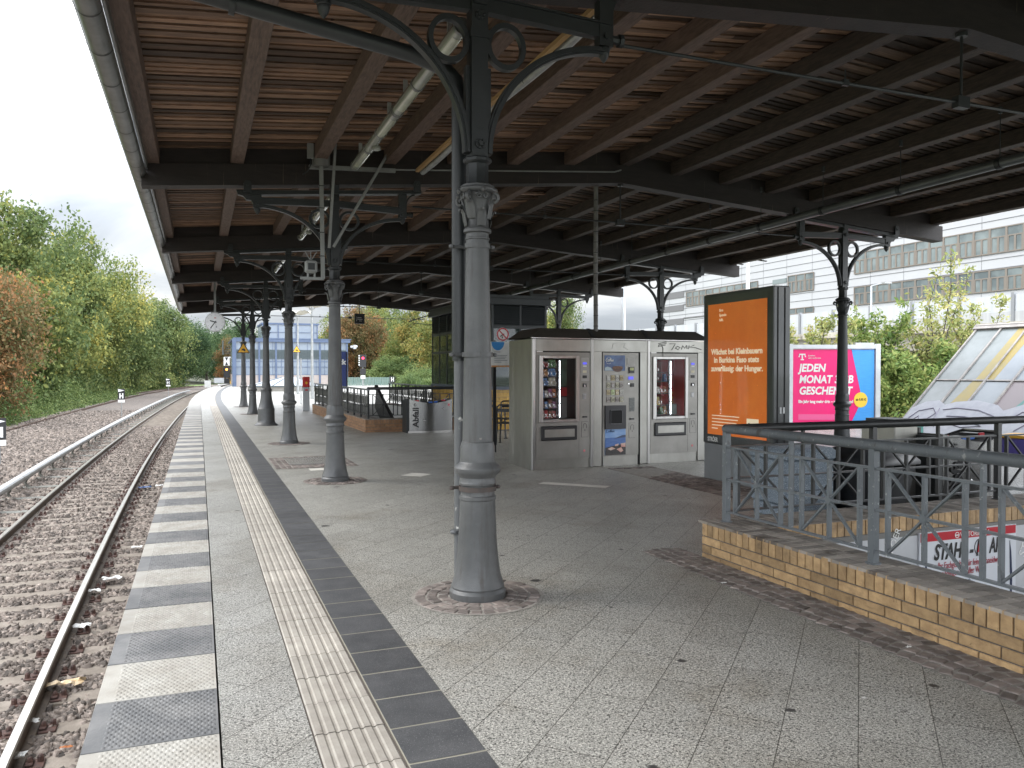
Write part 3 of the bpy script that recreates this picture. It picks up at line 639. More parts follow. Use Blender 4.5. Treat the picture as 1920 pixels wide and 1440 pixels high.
# the lower neck of the foremost columns is the paler grey; the rest of the head is dark
lab=['large grey cast iron column in the foreground with a downpipe behind it','grey cast iron column with camera pole and braces, second from the camera','grey cast iron column third from the camera in the left row','cast iron column with a broad drum base, fourth in the left row','slim grey cast iron column fifth in the left row','farthest column of the left row, carrying the yellow warning triangle']
cols=[column(CX,COLY[k],1,lab[k],P_WIDE if k==3 else P_STD,bz=(1.12,.94,1,1,1,1)[k],group='iron columns of the left row') for k in range(6)]
BX=10.92
labB=['dark iron column in front of the pink billboard','dark iron column rising behind the vending machines near the white building','dark iron column beyond the vending machine roof, left of the white light mast','dark iron column behind the louvred kiosk','farthest dark iron column of the right row']
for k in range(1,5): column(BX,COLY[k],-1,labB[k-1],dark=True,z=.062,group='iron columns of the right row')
# ================================================================ THINGS UNDER THE ROOF
m_grey=mat('grey_channel',(.27,.28,.27),.5,c2=(.2,.205,.2),nscale=4); m_lamp=mat('lamp_tube',(.30,.31,.27),.18,c2=(.22,.23,.20),nscale=3,spec=.8,coat=.6)
m_diff=mat('lamp_lens',(.50,.52,.40),.12,spec=.8,coat=.8,c2=(.36,.37,.30),nscale=3); m_chip=mat('chipped_grey_paint',(.095,.098,.10),.5,c2=(.115,.12,.122),nscale=5,dirt=(13,(.55,.54,.50),.62),bump=.2,bscale=30)
# downpipe at the foremost column
t=thing('downpipe','grey rainwater downpipe with chipped white paint strapped to the foreground column','pipe',(1.735,5.36,0))
b=MB(); b.tube([(-.03,0,.0),(-.03,0,1.66)],.040,12); b.build('lower_pipe',m_chip,t)
b=MB(); b.tube([(-.03,0,1.66),(-.03,0,3.45),(-.05,.02,3.58),(-.12,.04,3.66),(-.35,.07,3.74),(-2.36,.12,4.03)],.055,12); b.tube([(-.03,0,1.62),(-.03,0,1.70)],.052,12); b.build('upper_pipe',m_irond,t)
b=MB(); b.tube([(-1.5,.10,3.89),(-1.535,.10,3.897)],.064,12); b.build('joint_ring',m_irons,t)
mr_=mat('clamp_rust',(.075,.055,.047),.6,c2=(.05,.043,.04),nscale=20)
for z,r,m in ((.745,.129,mr_),(1.66,.106,m_iron),(2.40,.088,m_iron)):
    b=MB(); b.lathe([(r-.01,-.016),(r,-.016),(r,.016),(r-.01,.016)],(.045,-.17,z),28)
    b.tube([(-.13,-.10,z),(.0,-.10,z)],.012,8); b.lathe([(.001,-.014),(.016,-.01),(.018,0),(.016,.01),(.001,.014)],(-.125,-.12,z),8); b.lathe([(.001,-.014),(.016,-.01),(.018,0),(.016,.01),(.001,.014)],(.045+r+.02,-.17,z),8)
    b.build('clamp',m,t)
b=MB(); b.tube([(-.03,0,.42),(-.075,-.01,.42)],.022,10); b.lathe([(.001,-.02),(.03,-.012),(.034,0),(.03,.012),(.001,.02)],(-.07,-.01,.42),10); b.build('inspection_knob',m_chip,t)
# tube lamps
def tlamp(y0,y1,label,sensor=True):
    t=thing('tube_lamp',label,'lamp',(1.93,(y0+y1)/2,4.24),0,'long tube lamps under the canopy'); h=(y1-y0)/2
    b=MB(); b.tube([(0,-h,0),(0,h,0)],.062,18); b.build('housing',m_lamp,t)
    for a,c in ((-.9,-.35),(.28,.86)):
        b=MB(); n=8; vs=[]
        for yv in (a*h,c*h):
            for k in range(n+1): an=-pi/2-.75+1.5*k/n; vs.append((.0645*cos(an),yv,.0645*sin(an)))
        b.add(vs,[(k,k+1,k+n+2,k+n+1) for k in range(n)]); b.build('lens',m_diff,t)
    for yv in (-h,-.33*h,.25*h,h):
        b=MB(); b.tube([(0,yv-.02,0),(0,yv+.02,0)],.067,18); b.build('ring',m_zinc,t)
    if sensor:
        b=MB(); b.lathe([(.03,-.10),(.052,-.09),(.055,-.075),(.05,-.05),(.03,-.03)],(.03,.0,0),16); b.build('sensor',m_lamp,t)
    for yv in (-.7*h,.7*h):
        b=MB(); b.box(-.02,.02,yv-.015,yv+.015,.05,.20); b.build('hanger',m_galv,t)
tlamp(6.0,8.15,'pale tube lamp seen through the ring of the foreground bracket',False)
tlamp(8.2,10.55,'pale tube lamp with a round sensor above the camera pole')
tlamp(12.3,14.4,'tube lamp behind the second column bracket',False)
tlamp(14.5,16.6,'tube lamp with a bright end before the third column'); tlamp(18.6,22.6,'distant tube lamp between third and fourth column',False)
t=thing('cable_conduit','grey corrugated conduit and yellowish batten running under the roof boards','pipe',(2.93,8,4.33))
b=MB(); P_=[(0,y-8,.02*sin(y*1.7)) for y in np.arange(5.4,10.95,.25)]; b.tube(P_,.038,10); b.build('conduit',m_galv,t)
b=MB(); b.box(-.10,-.05,-2.6,2.9,-.01,.03); b.build('batten',mat('pale_batten',(.42,.27,.12),.7,c2=(.33,.20,.09),nscale=5,stretch=(1,.3,1)),t)
for k in range(8):
    b=MB(); b.tube([(0,-2.3+k*.7,0),(0,-2.285+k*.7,0)],.044,10); b.build('strap',m_irons,t)
# cable channel on the second beam
t=thing('cable_channel','pale grey cable channel fixed along the dark cross beam','cable channel',(2.0,11.24,4.34))
b=MB(); b.bar((-.58,0,.0),(.62,0,.055),.05,.055); b.build('wide_channel',m_grey,t); b=MB(); b.tube([(.62,0,.07),(4.15,0,.36),(4.27,0,.40)],.012,6); b.build('thin_conduit',m_grey,t)
# camera pole
t=thing('camera_pole','hanging pole with small surveillance monitor and two long braces at the second column','camera',(1.56,11.08,2.8))
b=MB(); b.bar((.02,0,0),(0,0,1.60),.05,.05); b.bar((.03,0,.0),(-.28,0,.0),.035,.035); b.build('pole',m_grey,t)
for z in (.3,.62,.95,1.25):
    b=MB(); b.box(-.032,.04,-.03,.03,z,z+.012); b.build('strap',m_irons,t)
b=MB(); b.bar((.10,-.03,.42),(.20,-.05,2.03),.035,.035); b.box(.13,.27,-.07,-.02,2.02,2.05); b.build('brace',m_grey,t)
b=MB(); b.bar((.16,-.02,.44),(.92,.05,1.78),.035,.035); b.build('brace',m_grey,t)
b=MB(); b.box(-.11,.11,-.05,.05,1.55,1.82); b.lathe([(.10,0),(.12,.03),(.12,.16),(.10,.18)],(0,0,1.52),14); b.build('joint_box',mat('junction_grey',(.13,.13,.12),.5),t)
b=MB(); b.box(-.19,-.11,-.09,-.04,1.60,1.80); b.build('switch_box',m_grey,t)
b=MB(); b.tube([(-.15,-.06,1.6),(-.15,-.07,1.5),(-.19,-.06,1.42),(-.25,-.05,1.38)],.008,6); b.build('cable',m_irons,t)
b=MB(); b.cbox(-.22,-.06,-.06,.04,.07,.24,.02); cb_=b.build('monitor',m_grey,t); b=MB(); b.box(-.185,-.095,-.065,-.061,.11,.20); b.build('lens',m_irons,cb_)
b=MB(); b.tube([(-.18,0,.0),(-.18,0,.08)],.014,8); b.tube([(-.09,0,.0),(-.09,0,.08)],.014,8); b.build('foot',m_grey,t)
b=MB()
for a in (-.35,0,.35): b.tube([(-.14+.03*a,0,.25),(-.14+.22*a,0,.36)],.006,5)
b.build('bird_spikes',m_grey,t)
# tie rods
tr=None
labt=['black tie rod nearest the camera at upper right','tie rod at the second column line, behind the conduit pole','tie rod at the third column line','tie rod at the fourth column line','tie rod at the fifth column line','farthest tie rod, seen against the trees below the last beam']
for k,y in enumerate(COLY):
    if tr is None:
        tr=thing('tie_rod',labt[0],'tie rod',(RX,y,3.93),0,'tie rods between the columns')
        b=MB(); b.tube([(-3.4,0,0),(3.5,0,.0)],.014,8); b.build('rod',m_irons,tr)
        b=MB(); b.tube([(.02,0,0),(.02,0,.58)],.012,8); b.tube([(.02,0,.58),(.02,0,.63)],.05,10); b.build('hanger',m_irons,tr)
        b=MB(); b.box(-.05,.09,-.035,.035,-.05,.05); b.build('turnbuckle',m_irons,tr); b=MB(); b.box(-1.33,-1.27,-.015,.015,-.02,.03); b.tube([(-1.3,0,0),(-1.3,0,.12)],.006,5); b.build('wire_clip',m_irons,tr)
    else: dup(tr,(RX,y,3.93),None,labt[k])
# long drain pipe on the right side
t=thing('drain_pipe','long dark zinc drain pipe hung from rods under the right roof slope','pipe',(8.72,16,3.93))
b=MB(); b.tube([(0,-13.5,.07),(0,13,-.12)],.062,14); b.build('pipe',mat('pipe_dark',(.17,.18,.18),.35,metal=.5,c2=(.12,.125,.125),nscale=2),t)
y=-12.2
while y<12:
    b=MB(); z=.07-.19*(y+13.5)/26.5; b.tube([(0,y-.03,z),(0,y+.03,z)],.072,14); b.build('collar',m_irons,t)
    b=MB(); b.tube([(0,y,z+.05),(0,y,z+.62)],.006,5); b.box(-.02,.02,y-.015,y+.015,z+.58,z+.66); b.build('hanger_rod',m_irons,t); y+=1.42
# conduit pole rising from the vending machines
t=thing('conduit_pole','weathered grey pole with black straps rising from the vending machine roof to the beam','pole',(6.02,11.62,2.15))
b=MB(); b.tube([(0,0,0),(-.005,0,.9),(.0,0,2.42)],.036,10); b.build('pole',mat('weathered_pole',(.20,.195,.185),.7,c2=(.12,.115,.11),nscale=9,dirt=(12,(.3,.3,.29),.62)),t)
for z in np.arange(.12,2.3,.17):
    b=MB(); b.tube([(0,0,z),(0,0,z+.012)],.041,10); b.build('strap',m_irons,t)
# destination display
t=thing('display_board','black hanging train display board under the last bay','display',(5.6,29.9,3.3))
b=MB(); b.box(-.18,.18,-.05,.05,0,.38); b.build('case',m_blk,t); b=MB(); b.tube([(0,0,.38),(0,0,1.1)],.012,6); b.build('hanger',m_irons,t)
b=MB(); b.box(-.08,.06,-.054,-.051,.22,.24); b.box(-.08,.10,-.054,-.051,.16,.18); b.box(-.02,.08,-.054,-.051,.10,.115); b.tube([(-.12,-.053,.26),(-.10,-.053,.2),(-.12,-.053,.1)],.006,5); b.build('symbol',m_wht,t)
# clock
t=thing('station_clock','round white station clock hanging below the canopy edge','clock',(.46,25.5,3.0))
b=MB(); b.tube([(0,-.09,0),(0,.09,0)],.285,40); b.tube([(0,-.095,0),(0,.095,0)],.26,40); ck=b.build('case',mat('clock_case',(.5,.5,.5),.4),t)
b=MB(); b.tube([(0,-.098,0),(0,-.096,0)],.262,40); b.build('dial',mat('clock_dial',(.86,.86,.87),.35),t)
b=MB()
for k in range(12):
    a=k*pi/6; r1,r0=.25,(.20 if k%3 else .185); wd=.011 if k%3 else .014
    b.bar((sin(a)*r0,-.101,cos(a)*r0),(sin(a)*r1,-.101,cos(a)*r1),wd*2,.003,(sin(a+pi/2),0,cos(a+pi/2)))
b.build('hour_marks',m_blk,t)
for nm_,a,l_,w_ in (('hour_hand',-1.31,.15,.030),('minute_hand',-2.53,.23,.022)):
    b=MB(); b.bar((-sin(a)*.04,-.106,-cos(a)*.04),(sin(a)*l_,-.106,cos(a)*l_),.004,w_,(cos(a),0,-sin(a))); b.build(nm_,m_blk,t)
b=MB(); b.tube([(0,-.112,0),(.03,-.112,-.13)],.004,5); b.tube([(.033,-.108,-.145),(.033,-.112,-.145)],.022,12); b.build('second_hand',mat('grey_hand',(.35,.35,.36),.5),t)
b=MB(); b.box(-.03,.03,-.101,-.0985,.11,.135); b.build('badge',mat('badge_red',(.5,.12,.08),.5),t)
b=MB(); b.box(-.03,.03,-.03,.03,.27,1.28); b.box(-.09,.09,-.05,.05,.27,.30); b.build('stem',m_grey,t)
b=MB()
for k in range(9):
    x=-.2+k*.05; z0=(.285**2-x*x)**.5; b.tube([(x,0,z0),(x*1.25,0,z0+.07)],.002,4); b.tube([(x,.05,z0),(x*.9,.05,z0+.07)],.002,4)
b.build('bird_spikes',m_grey,t)
# warning signs
m_yel=mat('warning_yellow',(.75,.40,.03),.5)
def warn(x,y,z,label):
    t=thing('warning_sign',label,'sign',(x,y,z),R(-6),'yellow triangular warning signs'); s=.27
    b=MB(); b.extr([(-s,-.2),(s,-.2),(0,.27)],'y',0,.01); p=b.build('plate',m_blk,t)
    b=MB(); b.extr([(-s*.80,-.165),(s*.80,-.165),(0,.205)],'y',-.004,-.001); b.build('field',m_yel,p)
    b=MB(); b.extr([(-.08,-.10),(-.05,-.02),(.0,0),(.06,-.02),(.09,-.10),(.04,-.12),(-.03,-.08)],'y',-.008,-.005); b.build('symbol',m_blk,p)
warn(CX-.01,COLY[5]-.17,2.50,'black edged yellow warning triangle on the farthest left column')
# ================================================================ VENDING MACHINES
m_ss=mat('brushed_steel',(.34,.335,.31),.36,metal=.85,c2=(.25,.245,.225),nscale=2.2,stretch=(1,1,.5),bump=.06,bscale=60,dirt=(3,(.30,.29,.26),.66))
m_ss2=mat('satin_steel_post',(.42,.41,.40),.28,metal=.9,c2=(.32,.31,.30),nscale=3,stretch=(4,4,.3))
m_alu=mat('machine_front',(.27,.262,.242),.42,metal=.6,c2=(.22,.212,.195),nscale=3,bump=.05,bscale=40)
m_gap=mat('dark_gap',(.008,.008,.009),.8); m_vroof=mat('brown_metal_roof',(.040,.036,.030),.5,c2=(.06,.053,.045),nscale=3); m_glass=mat('glass',(.9,.95,.93),.02,trans=1,spec=.5,alpha=.10)
m_chrome=mat('coil_wire',(.75,.75,.75),.25,metal=.8); m_lcd=mat('blue_lcd',(.03,.03,.35),.3,emit=(.15,.15,1),estr=.25); m_led=mat('light_strip',(.8,.8,.8),.4,emit=(.85,.92,1),estr=2.6)
VR=R(3.5); VO=(4.80,11.40,0)
H1=2.055
en=thing('steel_enclosure','brushed steel housing with dark sloped roof around the three vending machines','enclosure',VO,VR)
b=MB(); b.extr([(0,.06),(.10,1.06),(.112,1.06),(.012,.06)],'z',0,H1-.01); b.build('side_panel',m_ss,en); b=MB(); b.box(3.42,3.432,.06,1.06,0,H1-.01); b.build('side_panel',m_ss,en); b=MB(); b.box(.112,3.43,1.061,1.07,0,H1-.01); b.build('back_panel',m_ss,en)
for x0,x1 in ((-.002,.068),(1.052,1.108),(2.137,2.195),(3.36,3.43)):
    b=MB(); b.cbox(x0,x1,-.01,.06,0,H1,.012); b.build('corner_post',m_ss2,en)
for x0,x1 in ((.068,1.052),(1.108,2.137),(2.195,3.36)):
    b=MB(); b.box(x0+.002,x1-.002,.004,.03,1.86,H1-.012); b.build('header_panel',m_ss,en)
for x0,x1 in ((1.108,1.262),(2.0,2.137),(3.182,3.36)):
    b=MB(); b.box(x0+.002,x1-.002,.006,.04,.01,1.855); b.build('filler_panel',m_ss,en)
b=MB(); b.box(-.02,3.45,-.025,.02,H1-.002,H1+.012); b.build('edge_trim',m_ss2,en)
b=MB(); zt=H1+.17
P0=[(-.03,-.03),(3.46,-.03),(3.46,1.09),(.07,1.09)]; P1=[(.22,.16),(3.24,.16),(3.24,.9),(.26,.9)]
b.add([(p[0],p[1],H1+.012) for p in P0]+[(p[0],p[1],zt) for p in P1],[(0,1,5,4),(1,2,6,5),(2,3,7,6),(3,0,4,7),(4,5,6,7),(3,2,1,0)])
rf=b.build('roof',m_vroof,en,smooth=0)
for x in (1.1,2.15):
    b=MB(); b.bar((x,-.02,H1+.03),(x,.17,zt+.006),.07,.012); b.build('roof_seam',m_irons,rf)
# tags scribbled on the steel
m_mark=mat('marker_ink',(.012,.012,.012),.6); m_fmark=mat('faded_marker',(.20,.20,.19),.7)
def strokes(name,SS,O,sx,sz,r,m,parent,axis='x',y=-.001):
    b=MB()
    for S_ in SS:
        pts=[(O[0]+p[0]*sx,y,O[1]+p[1]*sz) if axis=='x' else (y,O[0]+p[0]*sx,O[1]+p[1]*sz) for p in S_]
        b.tube(pts,r,4)
    o=b.build(name,m,parent,smooth=0); return o
TAG=[[(-.35,.9),(.25,1.15),(.25,.95),(-.3,.75),(-.35,.55),(.2,.75)],[(-.1,.7),(0,.3),(.0,-.9)],[(.5,.9),(.95,.95),(.65,.1)],[(.95,.35),(1.1,.62),(1.3,.45),(1.15,.15),(.95,.35)],[(1.4,.2),(1.5,.7),(1.65,.35),(1.8,.75),(1.85,.25)],[(1.95,.25),(2.0,.75)],[(2.4,.8),(2.0,.5),(2.5,.45),(2.95,.2)]]
strokes('graffiti_tag',TAG,(2.45,1.885),.27,.13,.0055,m_mark,en)
strokes('graffiti_tag',[[(0,.2),(.1,.9),(.4,1)],[(.8,.9),(1.2,1),(1.0,.5),(1.4,.1)]],(1.45,1.88),.22,.12,.0022,m_fmark,en)
strokes('graffiti_scribble',[[(.35,1.72),(.22,1.95),(.3,1.9),(.25,1.6),(.45,1.55)],[(.5,1.85),(.62,1.98),(.58,1.9)]],(0,.0),1,1,.004,m_fmark,en,'y',-.002).rotation_euler=(0,0,-.0997)
sc_=[]
for i,(y_,z_) in enumerate(((.72,1.78),(.70,1.68),(.68,1.58),(.70,1.42),(.62,1.30),(.60,1.2),(.42,1.14),(.30,1.05))):
    for k in range(4): sc_.append([(y_-k*.055,z_+random.uniform(-.02,.02)),(y_-k*.055-.02,z_+.035),(y_-k*.055-.03,z_-.02),(y_-k*.055-.045,z_+.02)])
strokes('graffiti_scribble',sc_,(0,0),1,1,.0018,m_fmark,en,'y',-.002).rotation_euler=(0,0,-.0997)
cols_=[(.55,.16,.05),(.62,.45,.08),(.5,.05,.06),(.25,.09,.05),(.1,.25,.55),(.6,.55,.45),(.35,.12,.3),(.7,.3,.08),(.12,.3,.12),(.65,.6,.55)]
m_pack=[mat('snack_pack_%s'%n_,c,.35,c2=tuple(v*.5+.1 for v in c),nscale=25,ndetail=2) for n_,c in zip(('orange','yellow','red','brown','blue','cream','purple','amber','green','silver'),cols_)]
m_cab=mat('cabinet_dark',(.018,.018,.022),.4); m_cola=mat('red_side_panel',(.42,.02,.03),.3,c2=(.30,.015,.02),nscale=2)
m_grnp=mat('green_reflection',(.09,.16,.12),.3,c2=(.03,.05,.03),nscale=6)
def snack(x,label,red,rows):
    t=thing('snack_machine',label,'vending machine',(0,0,0),0,'vending machines in the steel housing'); t.parent=None
    M_=lambda *a: None
    t.location=(VO[0]+x*cos(VR),VO[1]+x*sin(VR),0); t.rotation_euler=(0,0,VR)
    W_=.975
    b=MB()   # body as shell around the window cavity
    wx0,wx1,wz0,wz1=.118,.705,.785,1.745
    b.box(.004,wx0,.012,.9,.16,1.84); b.box(wx1,W_-.004,.012,.9,.16,1.84); b.box(wx0,wx1,.012,.9,.16,wz0); b.box(wx0,wx1,.012,.9,wz1,1.84); b.box(wx0,wx1,.55,.9,wz0,wz1)
    b.build('body',m_alu,t,smooth=0)
    b=MB(); b.box(0,W_,.03,.06,.0,.158); b.build('plinth',m_ss,t); b=MB(); b.box(-.002,.003,.028,.05,.150,1.862); b.box(W_-.003,W_+.002,.028,.05,.150,1.862); b.box(.003,W_-.003,.028,.05,1.841,1.862); b.build('door_gap',m_gap,t)
    b=MB(); b.box(wx0+.001,wx1-.001,.50,.549,wz0+.001,wz1-.001); b.box(wx0+.001,wx0+.008,.02,.5,wz0,wz1); b.box(wx1-.008,wx1-.001,.02,.499,wz0,wz1); b.build('cabinet_lining',m_cola if red else m_cab,t,smooth=0)
    b=MB(); b.box(.42,wx1-.003,.30,.31,wz0+.002,wz1-.002) ; b.build('inner_panel',m_cola if red else m_cab,t)
    if not red:
        b=MB(); b.box(.53,.70,.28,.29,1.30,1.735); b.build('reflected_green_panel',m_grnp,t); b=MB(); b.box(.53,.70,.28,.29,1.14,1.28); b.build('red_panel',m_cola,t); b=MB(); b.box(.50,.70,.28,.29,.79,1.12); b.build('grey_panel',mat('inner_grey',(.2,.2,.2),.4),t)  # green panel paints a reflection into the window
    # window frame proud of the door
    b=MB(); f=.045
    b.cbox(wx0-.07,wx0,-.012,.012,wz0-.045,wz1+.04,.005); b.cbox(wx1,wx1+.058,-.012,.012,wz0-.045,wz1+.04,.005); b.cbox(wx0+.001,wx1-.001,-.012,.012,wz1,wz1+.04,.005); b.cbox(wx0+.001,wx1-.001,-.012,.012,wz0-.045,wz0,.005); b.build('window_frame',m_ss2,t)
    b=MB(); b.box(wx0+.002,wx1-.002,.004,.008,wz0+.002,wz1-.002); b.build('window_pane',m_glass,t)
    b=MB()
    for z in rows: b.box(wx0+.01,.41,.06,.48,z-.012,z)
    b.build('shelf',m_cab,t)
    b=MB(); b.box(.405,.45,.03,.06,wz0+.01,wz1-.01); b.build('inner_post',m_cab,t)
    b=MB()
    for a,c in ((0,.22),(.235,.45),(.465,.69),(.705,.93)): b.box(.423,.433,.024,.029,wz0+.03+a*.96,wz0+.03+c*.96)
    b.build('light_strip',m_led,t)
    for z in rows:
        nk=2 if z>rows[2]-.05 and not red else 4
        for k in range(nk):
            xw=.28/nk; xc=wx0+.015+xw*(k+.5)
            if red and random.random()<.25: continue
            b=MB(); h=random.uniform(.09,.14) if nk==2 else random.uniform(.10,.14); wd=xw*.42
            b.add([(xc-wd,.10,z),(xc+wd,.10,z),(xc+wd,.19,z),(xc-wd,.19,z),(xc-wd*.9,.13,z+h),(xc+wd*.9,.13,z+h),(xc+wd*.9,.16,z+h),(xc-wd*.9,.16,z+h)],[(0,1,5,4),(1,2,6,5),(2,3,7,6),(3,0,4,7),(4,5,6,7)])
            b.build('snack_pack',random.choice(m_pack),t)
            b=MB(); r=min(.042,xw*.42); b.tube([(xc+r*cos(a),.055+.012*a/6.28,z+.048+r*sin(a)) for a in np.linspace(-pi/2,3.6*pi,30)],.0035,5); b.build('coil',m_chrome,t)
    if red:
        b=MB(); b.tube([(.53,.2,1.3),(.53,.2,1.70)],.028,10); b.build('clear_tube',mat('clear_tube',(.6,.7,.7),.2),t)
        for z,c in ((.84,'grey'),):
            b=MB(); b.box(.52,.68,.2,.28,.80,.98); b.build('glass_tank',mat('tank',(.35,.45,.42),.2),t)
        for k,z in enumerate((1.02,1.09,1.17)):
            b=MB(); b.lathe([(.001,-.03),(.028,-.02),(.03,0),(.028,.02),(.001,.03)],(.55,.18,z),10); b.build('yellow_bottle',m_pack[1],t)
    # right control column
    def rect(n_,x0,x1,z0,z1,m,d=.006):
        b=MB(); b.box(x0,x1,.012-d,.0119,z0,z1); return b.build(n_,m,t,smooth=0)
    rect('control_plate',.805,.955,1.385,1.76,mat('control_plate_grey',(.33,.32,.30),.5,metal=.4),.003)
    rect('lcd_display',.835,.905,1.65,1.685,m_lcd,.010); rect('label',.84,.905,1.61,1.635,m_wht,.006); rect('label',.835,.905,1.515,1.555,mat('cream_label',(.6,.55,.4),.5),.006); rect('note_slot',.835,.905,1.43,1.475,m_blk,.014)
    rect('coin_slot',.84,.90,1.29,1.345,m_blk,.016); rect('coin_slot_lip',.855,.875,1.295,1.325,m_chrome,.02)
    kp=rect('keypad',.84,.895,1.10,1.18,mat('keypad_grey',(.36,.38,.42),.4),.006)
    for i in range(4):
        for j in range(3):
            b=MB(); b.box(.844+j*.017,.856+j*.017,.003,.006,1.105+i*.018,1.117+i*.018); b.build('key',m_ss2,kp)
    rect('handle',.835,.91,.80,.825,m_blk,.02)
    for p in ((.815,.935,.49,.735),): 
        b=MB(); b.box(p[0],p[1],.009,.0115,p[2],p[3]); q=b.build('return_flap',m_alu,t); 
        b=MB(); b.tube([(p[0]+.03,.008,p[2]+.14),(p[0]+.03,.008,p[3]-.05),(p[0]+.05,.008,p[3]-.03),(p[1]-.05,.008,p[3]-.03),(p[1]-.03,.008,p[3]-.05),(p[1]-.03,.008,p[2]+.14)],.003,4); b.box(p[0]+.054,p[0]+.066,.007,.009,p[2]+.10,p[2]+.12); b.build('flap_mark',m_mark,q)
        b=MB(); b.box(p[0]-.003,p[1]+.003,.0095,.0118,p[2]-.003,p[3]+.003); b.build('flap_gap',m_gap,q)
    b=MB(); b.lathe([(.02,-.001),(.02,.001)],(0,0,0),14); st=b.build('round_sticker',mat('sticker_pink',(.6,.18,.2),.5),t,loc=(.865,.0095,.27)); st.rotation_euler=(R(90),0,0)
    # delivery tray
    b=MB(); tz0,tz1,tx0,tx1=.455,.68,.085,.73
    b.cbox(tx0,tx1,-.014,.0118,tz0,tz1,.012); fr=b.build('tray_frame',m_blk,t); b=MB(); b.cbox(tx0+.055,tx1-.055,-.018,-.0145,tz0+.05,tz1-.05,.0015); b.build('tray_flap',m_ss,fr)
    b=MB(); b.box(.768,.770,.0105,.0118,.17,.74); b.build('panel_seam',m_gap,t)
    b=MB(); b.box(-.0,.11,-.012,.0118,1.842,1.856); b.build('hinge_cover',m_ss2,t)
    return t
snack(.075,'left snack vending machine with chocolate bars behind glass',False,[1.60,1.46,1.31,1.13,.955,.80])
snack(2.203,'right snack vending machine with a red interior, below the black scribble',True,[1.52,1.37,1.17,.97,.82])
# coffee machine
t=thing('coffee_machine','coffee vending machine with small product pictures in the middle of the steel housing','vending machine',(VO[0]+1.272*cos(VR),VO[1]+1.272*sin(VR),0),VR,'vending machines in the steel housing')
b=MB(); b.box(.012,.70,.012,.9,.16,1.845); b.build('body',m_alu,t,smooth=0); b=MB(); b.box(.02,.69,.02,.06,.0,.158); b.build('plinth',m_ss,t); b=MB(); b.box(-.008,.722,.03,.06,.0,1.858); b.build('door_gap',m_gap,t)
def vrect(n_,x0,x1,z0,z1,m,d=.005,par=t):
    b=MB(); b.box(x0,x1,.012-d,.0119,z0,z1); return b.build(n_,m,par,smooth=0)
m_navy=mat('navy_picture',(.015,.045,.17),.3,c2=(.06,.13,.30),nscale=7); 
p=vrect('coffee_picture',.045,.435,1.55,1.80,m_navy)
b=MB(); b.extr([(.20+.10*cos(a)+.09,1.60+.0+.07*sin(a)) for a in np.linspace(pi,2*pi,14)],'y',.004,.0065); b.build('bowl',mat('bowl_brown',(.10,.04,.025),.4),p)
b=MB(); b.extr([(.29+.10*cos(a),1.605+.022*sin(a)) for a in np.linspace(0,2*pi,20)],'y',.0025,.0038); b.build('beans',mat('beans',(.30,.16,.10),.6,c2=(.10,.05,.03),nscale=60),p)
b=MB(); b.extr([(.05,1.555),(.2,1.555),(.16,1.60),(.10,1.615),(.05,1.60)],'y',.0045,.0066); b.build('cloud',mat('picture_pale',(.45,.55,.60),.5),p)
text('lettering','Coffee',.068,m_wht,p,(.055,.004,1.70),bold=.0015,shear=.3,width=.15)
b=MB(); b.ribbon([(.12+.055*cos(a),1.715+.055*sin(a)) for a in np.linspace(.6,2.5,12)],.004,.0065,.003); b.ribbon([(.12+.055*cos(a),1.715+.055*sin(a)) for a in np.linspace(3.8,5.6,12)],.004,.0065,.003); b.build('ring',m_wht,p)
mb_=[mat('drink_picture_%d'%k,c,.4,c2=tuple(.5*v for v in c),nscale=60,ndetail=1) for k,c in enumerate(((.62,.6,.55),(.5,.48,.35),(.55,.45,.25),(.4,.36,.33)))]
m_gr=mat('drink_picture_green',(.35,.5,.15),.4,c2=(.6,.6,.45),nscale=50)
for r_ in range(4):
    for c_ in range(4):
        x0=.085+c_*.083; z0=1.43-r_*.117; q=vrect('drink_button',x0,x0+.062,z0-.04,z0+.045,m_gr if (r_,c_)==(2,1) else mb_[(r_+c_*2)%4],.012)
        b=MB(); b.ribbon([(x0+.031+.018*cos(a),z0-.005+.014*sin(a)) for a in np.linspace(0,2*pi,12)],-.002,-.0005,.006); b.build('cup_mark',m_blk if (r_*3+c_)%4 else m_wht,q)
d_=vrect('dispenser',.05,.44,.60,.985,m_cab,.03); b=MB(); b.cbox(.14,.355,-.028,-.019,.70,.90,.006); b.build('dispenser_niche',m_gap,d_)
b=MB(); b.ribbon([(.14,.70),(.14,.895),(.155,.91),(.345,.91),(.36,.895),(.36,.70),(.345,.685),(.155,.685),(.14,.70)],-.033,-.0285,.010); b.build('niche_rim',mat('rim_grey',(.06,.06,.065),.3),d_)
p=vrect('seaside_picture',.055,.447,.175,.605,mat('sky_blue_picture',(.14,.28,.58),.35,c2=(.30,.45,.68),nscale=3,stretch=(1,1,4)))
b=MB(); b.box(.056,.446,.0045,.0066,.30,.46); b.build('sea',mat('sea_blue',(.05,.13,.38),.35,c2=(.09,.18,.42),nscale=9,stretch=(1,1,5)),p)
b=MB(); b.extr([(.22,.44),(.446,.46),(.446,.50),(.38,.495),(.30,.47)],'y',.003,.0044); b.build('headland',mat('headland',(.05,.08,.16),.5),p)
b=MB(); b.extr([(.056,.176),(.446,.176),(.446,.36),(.3,.34),(.056,.30)],'y',.002,.0043); b.build('terrace',mat('terrace_dark',(.035,.035,.04),.6,c2=(.07,.065,.06),nscale=20),p)
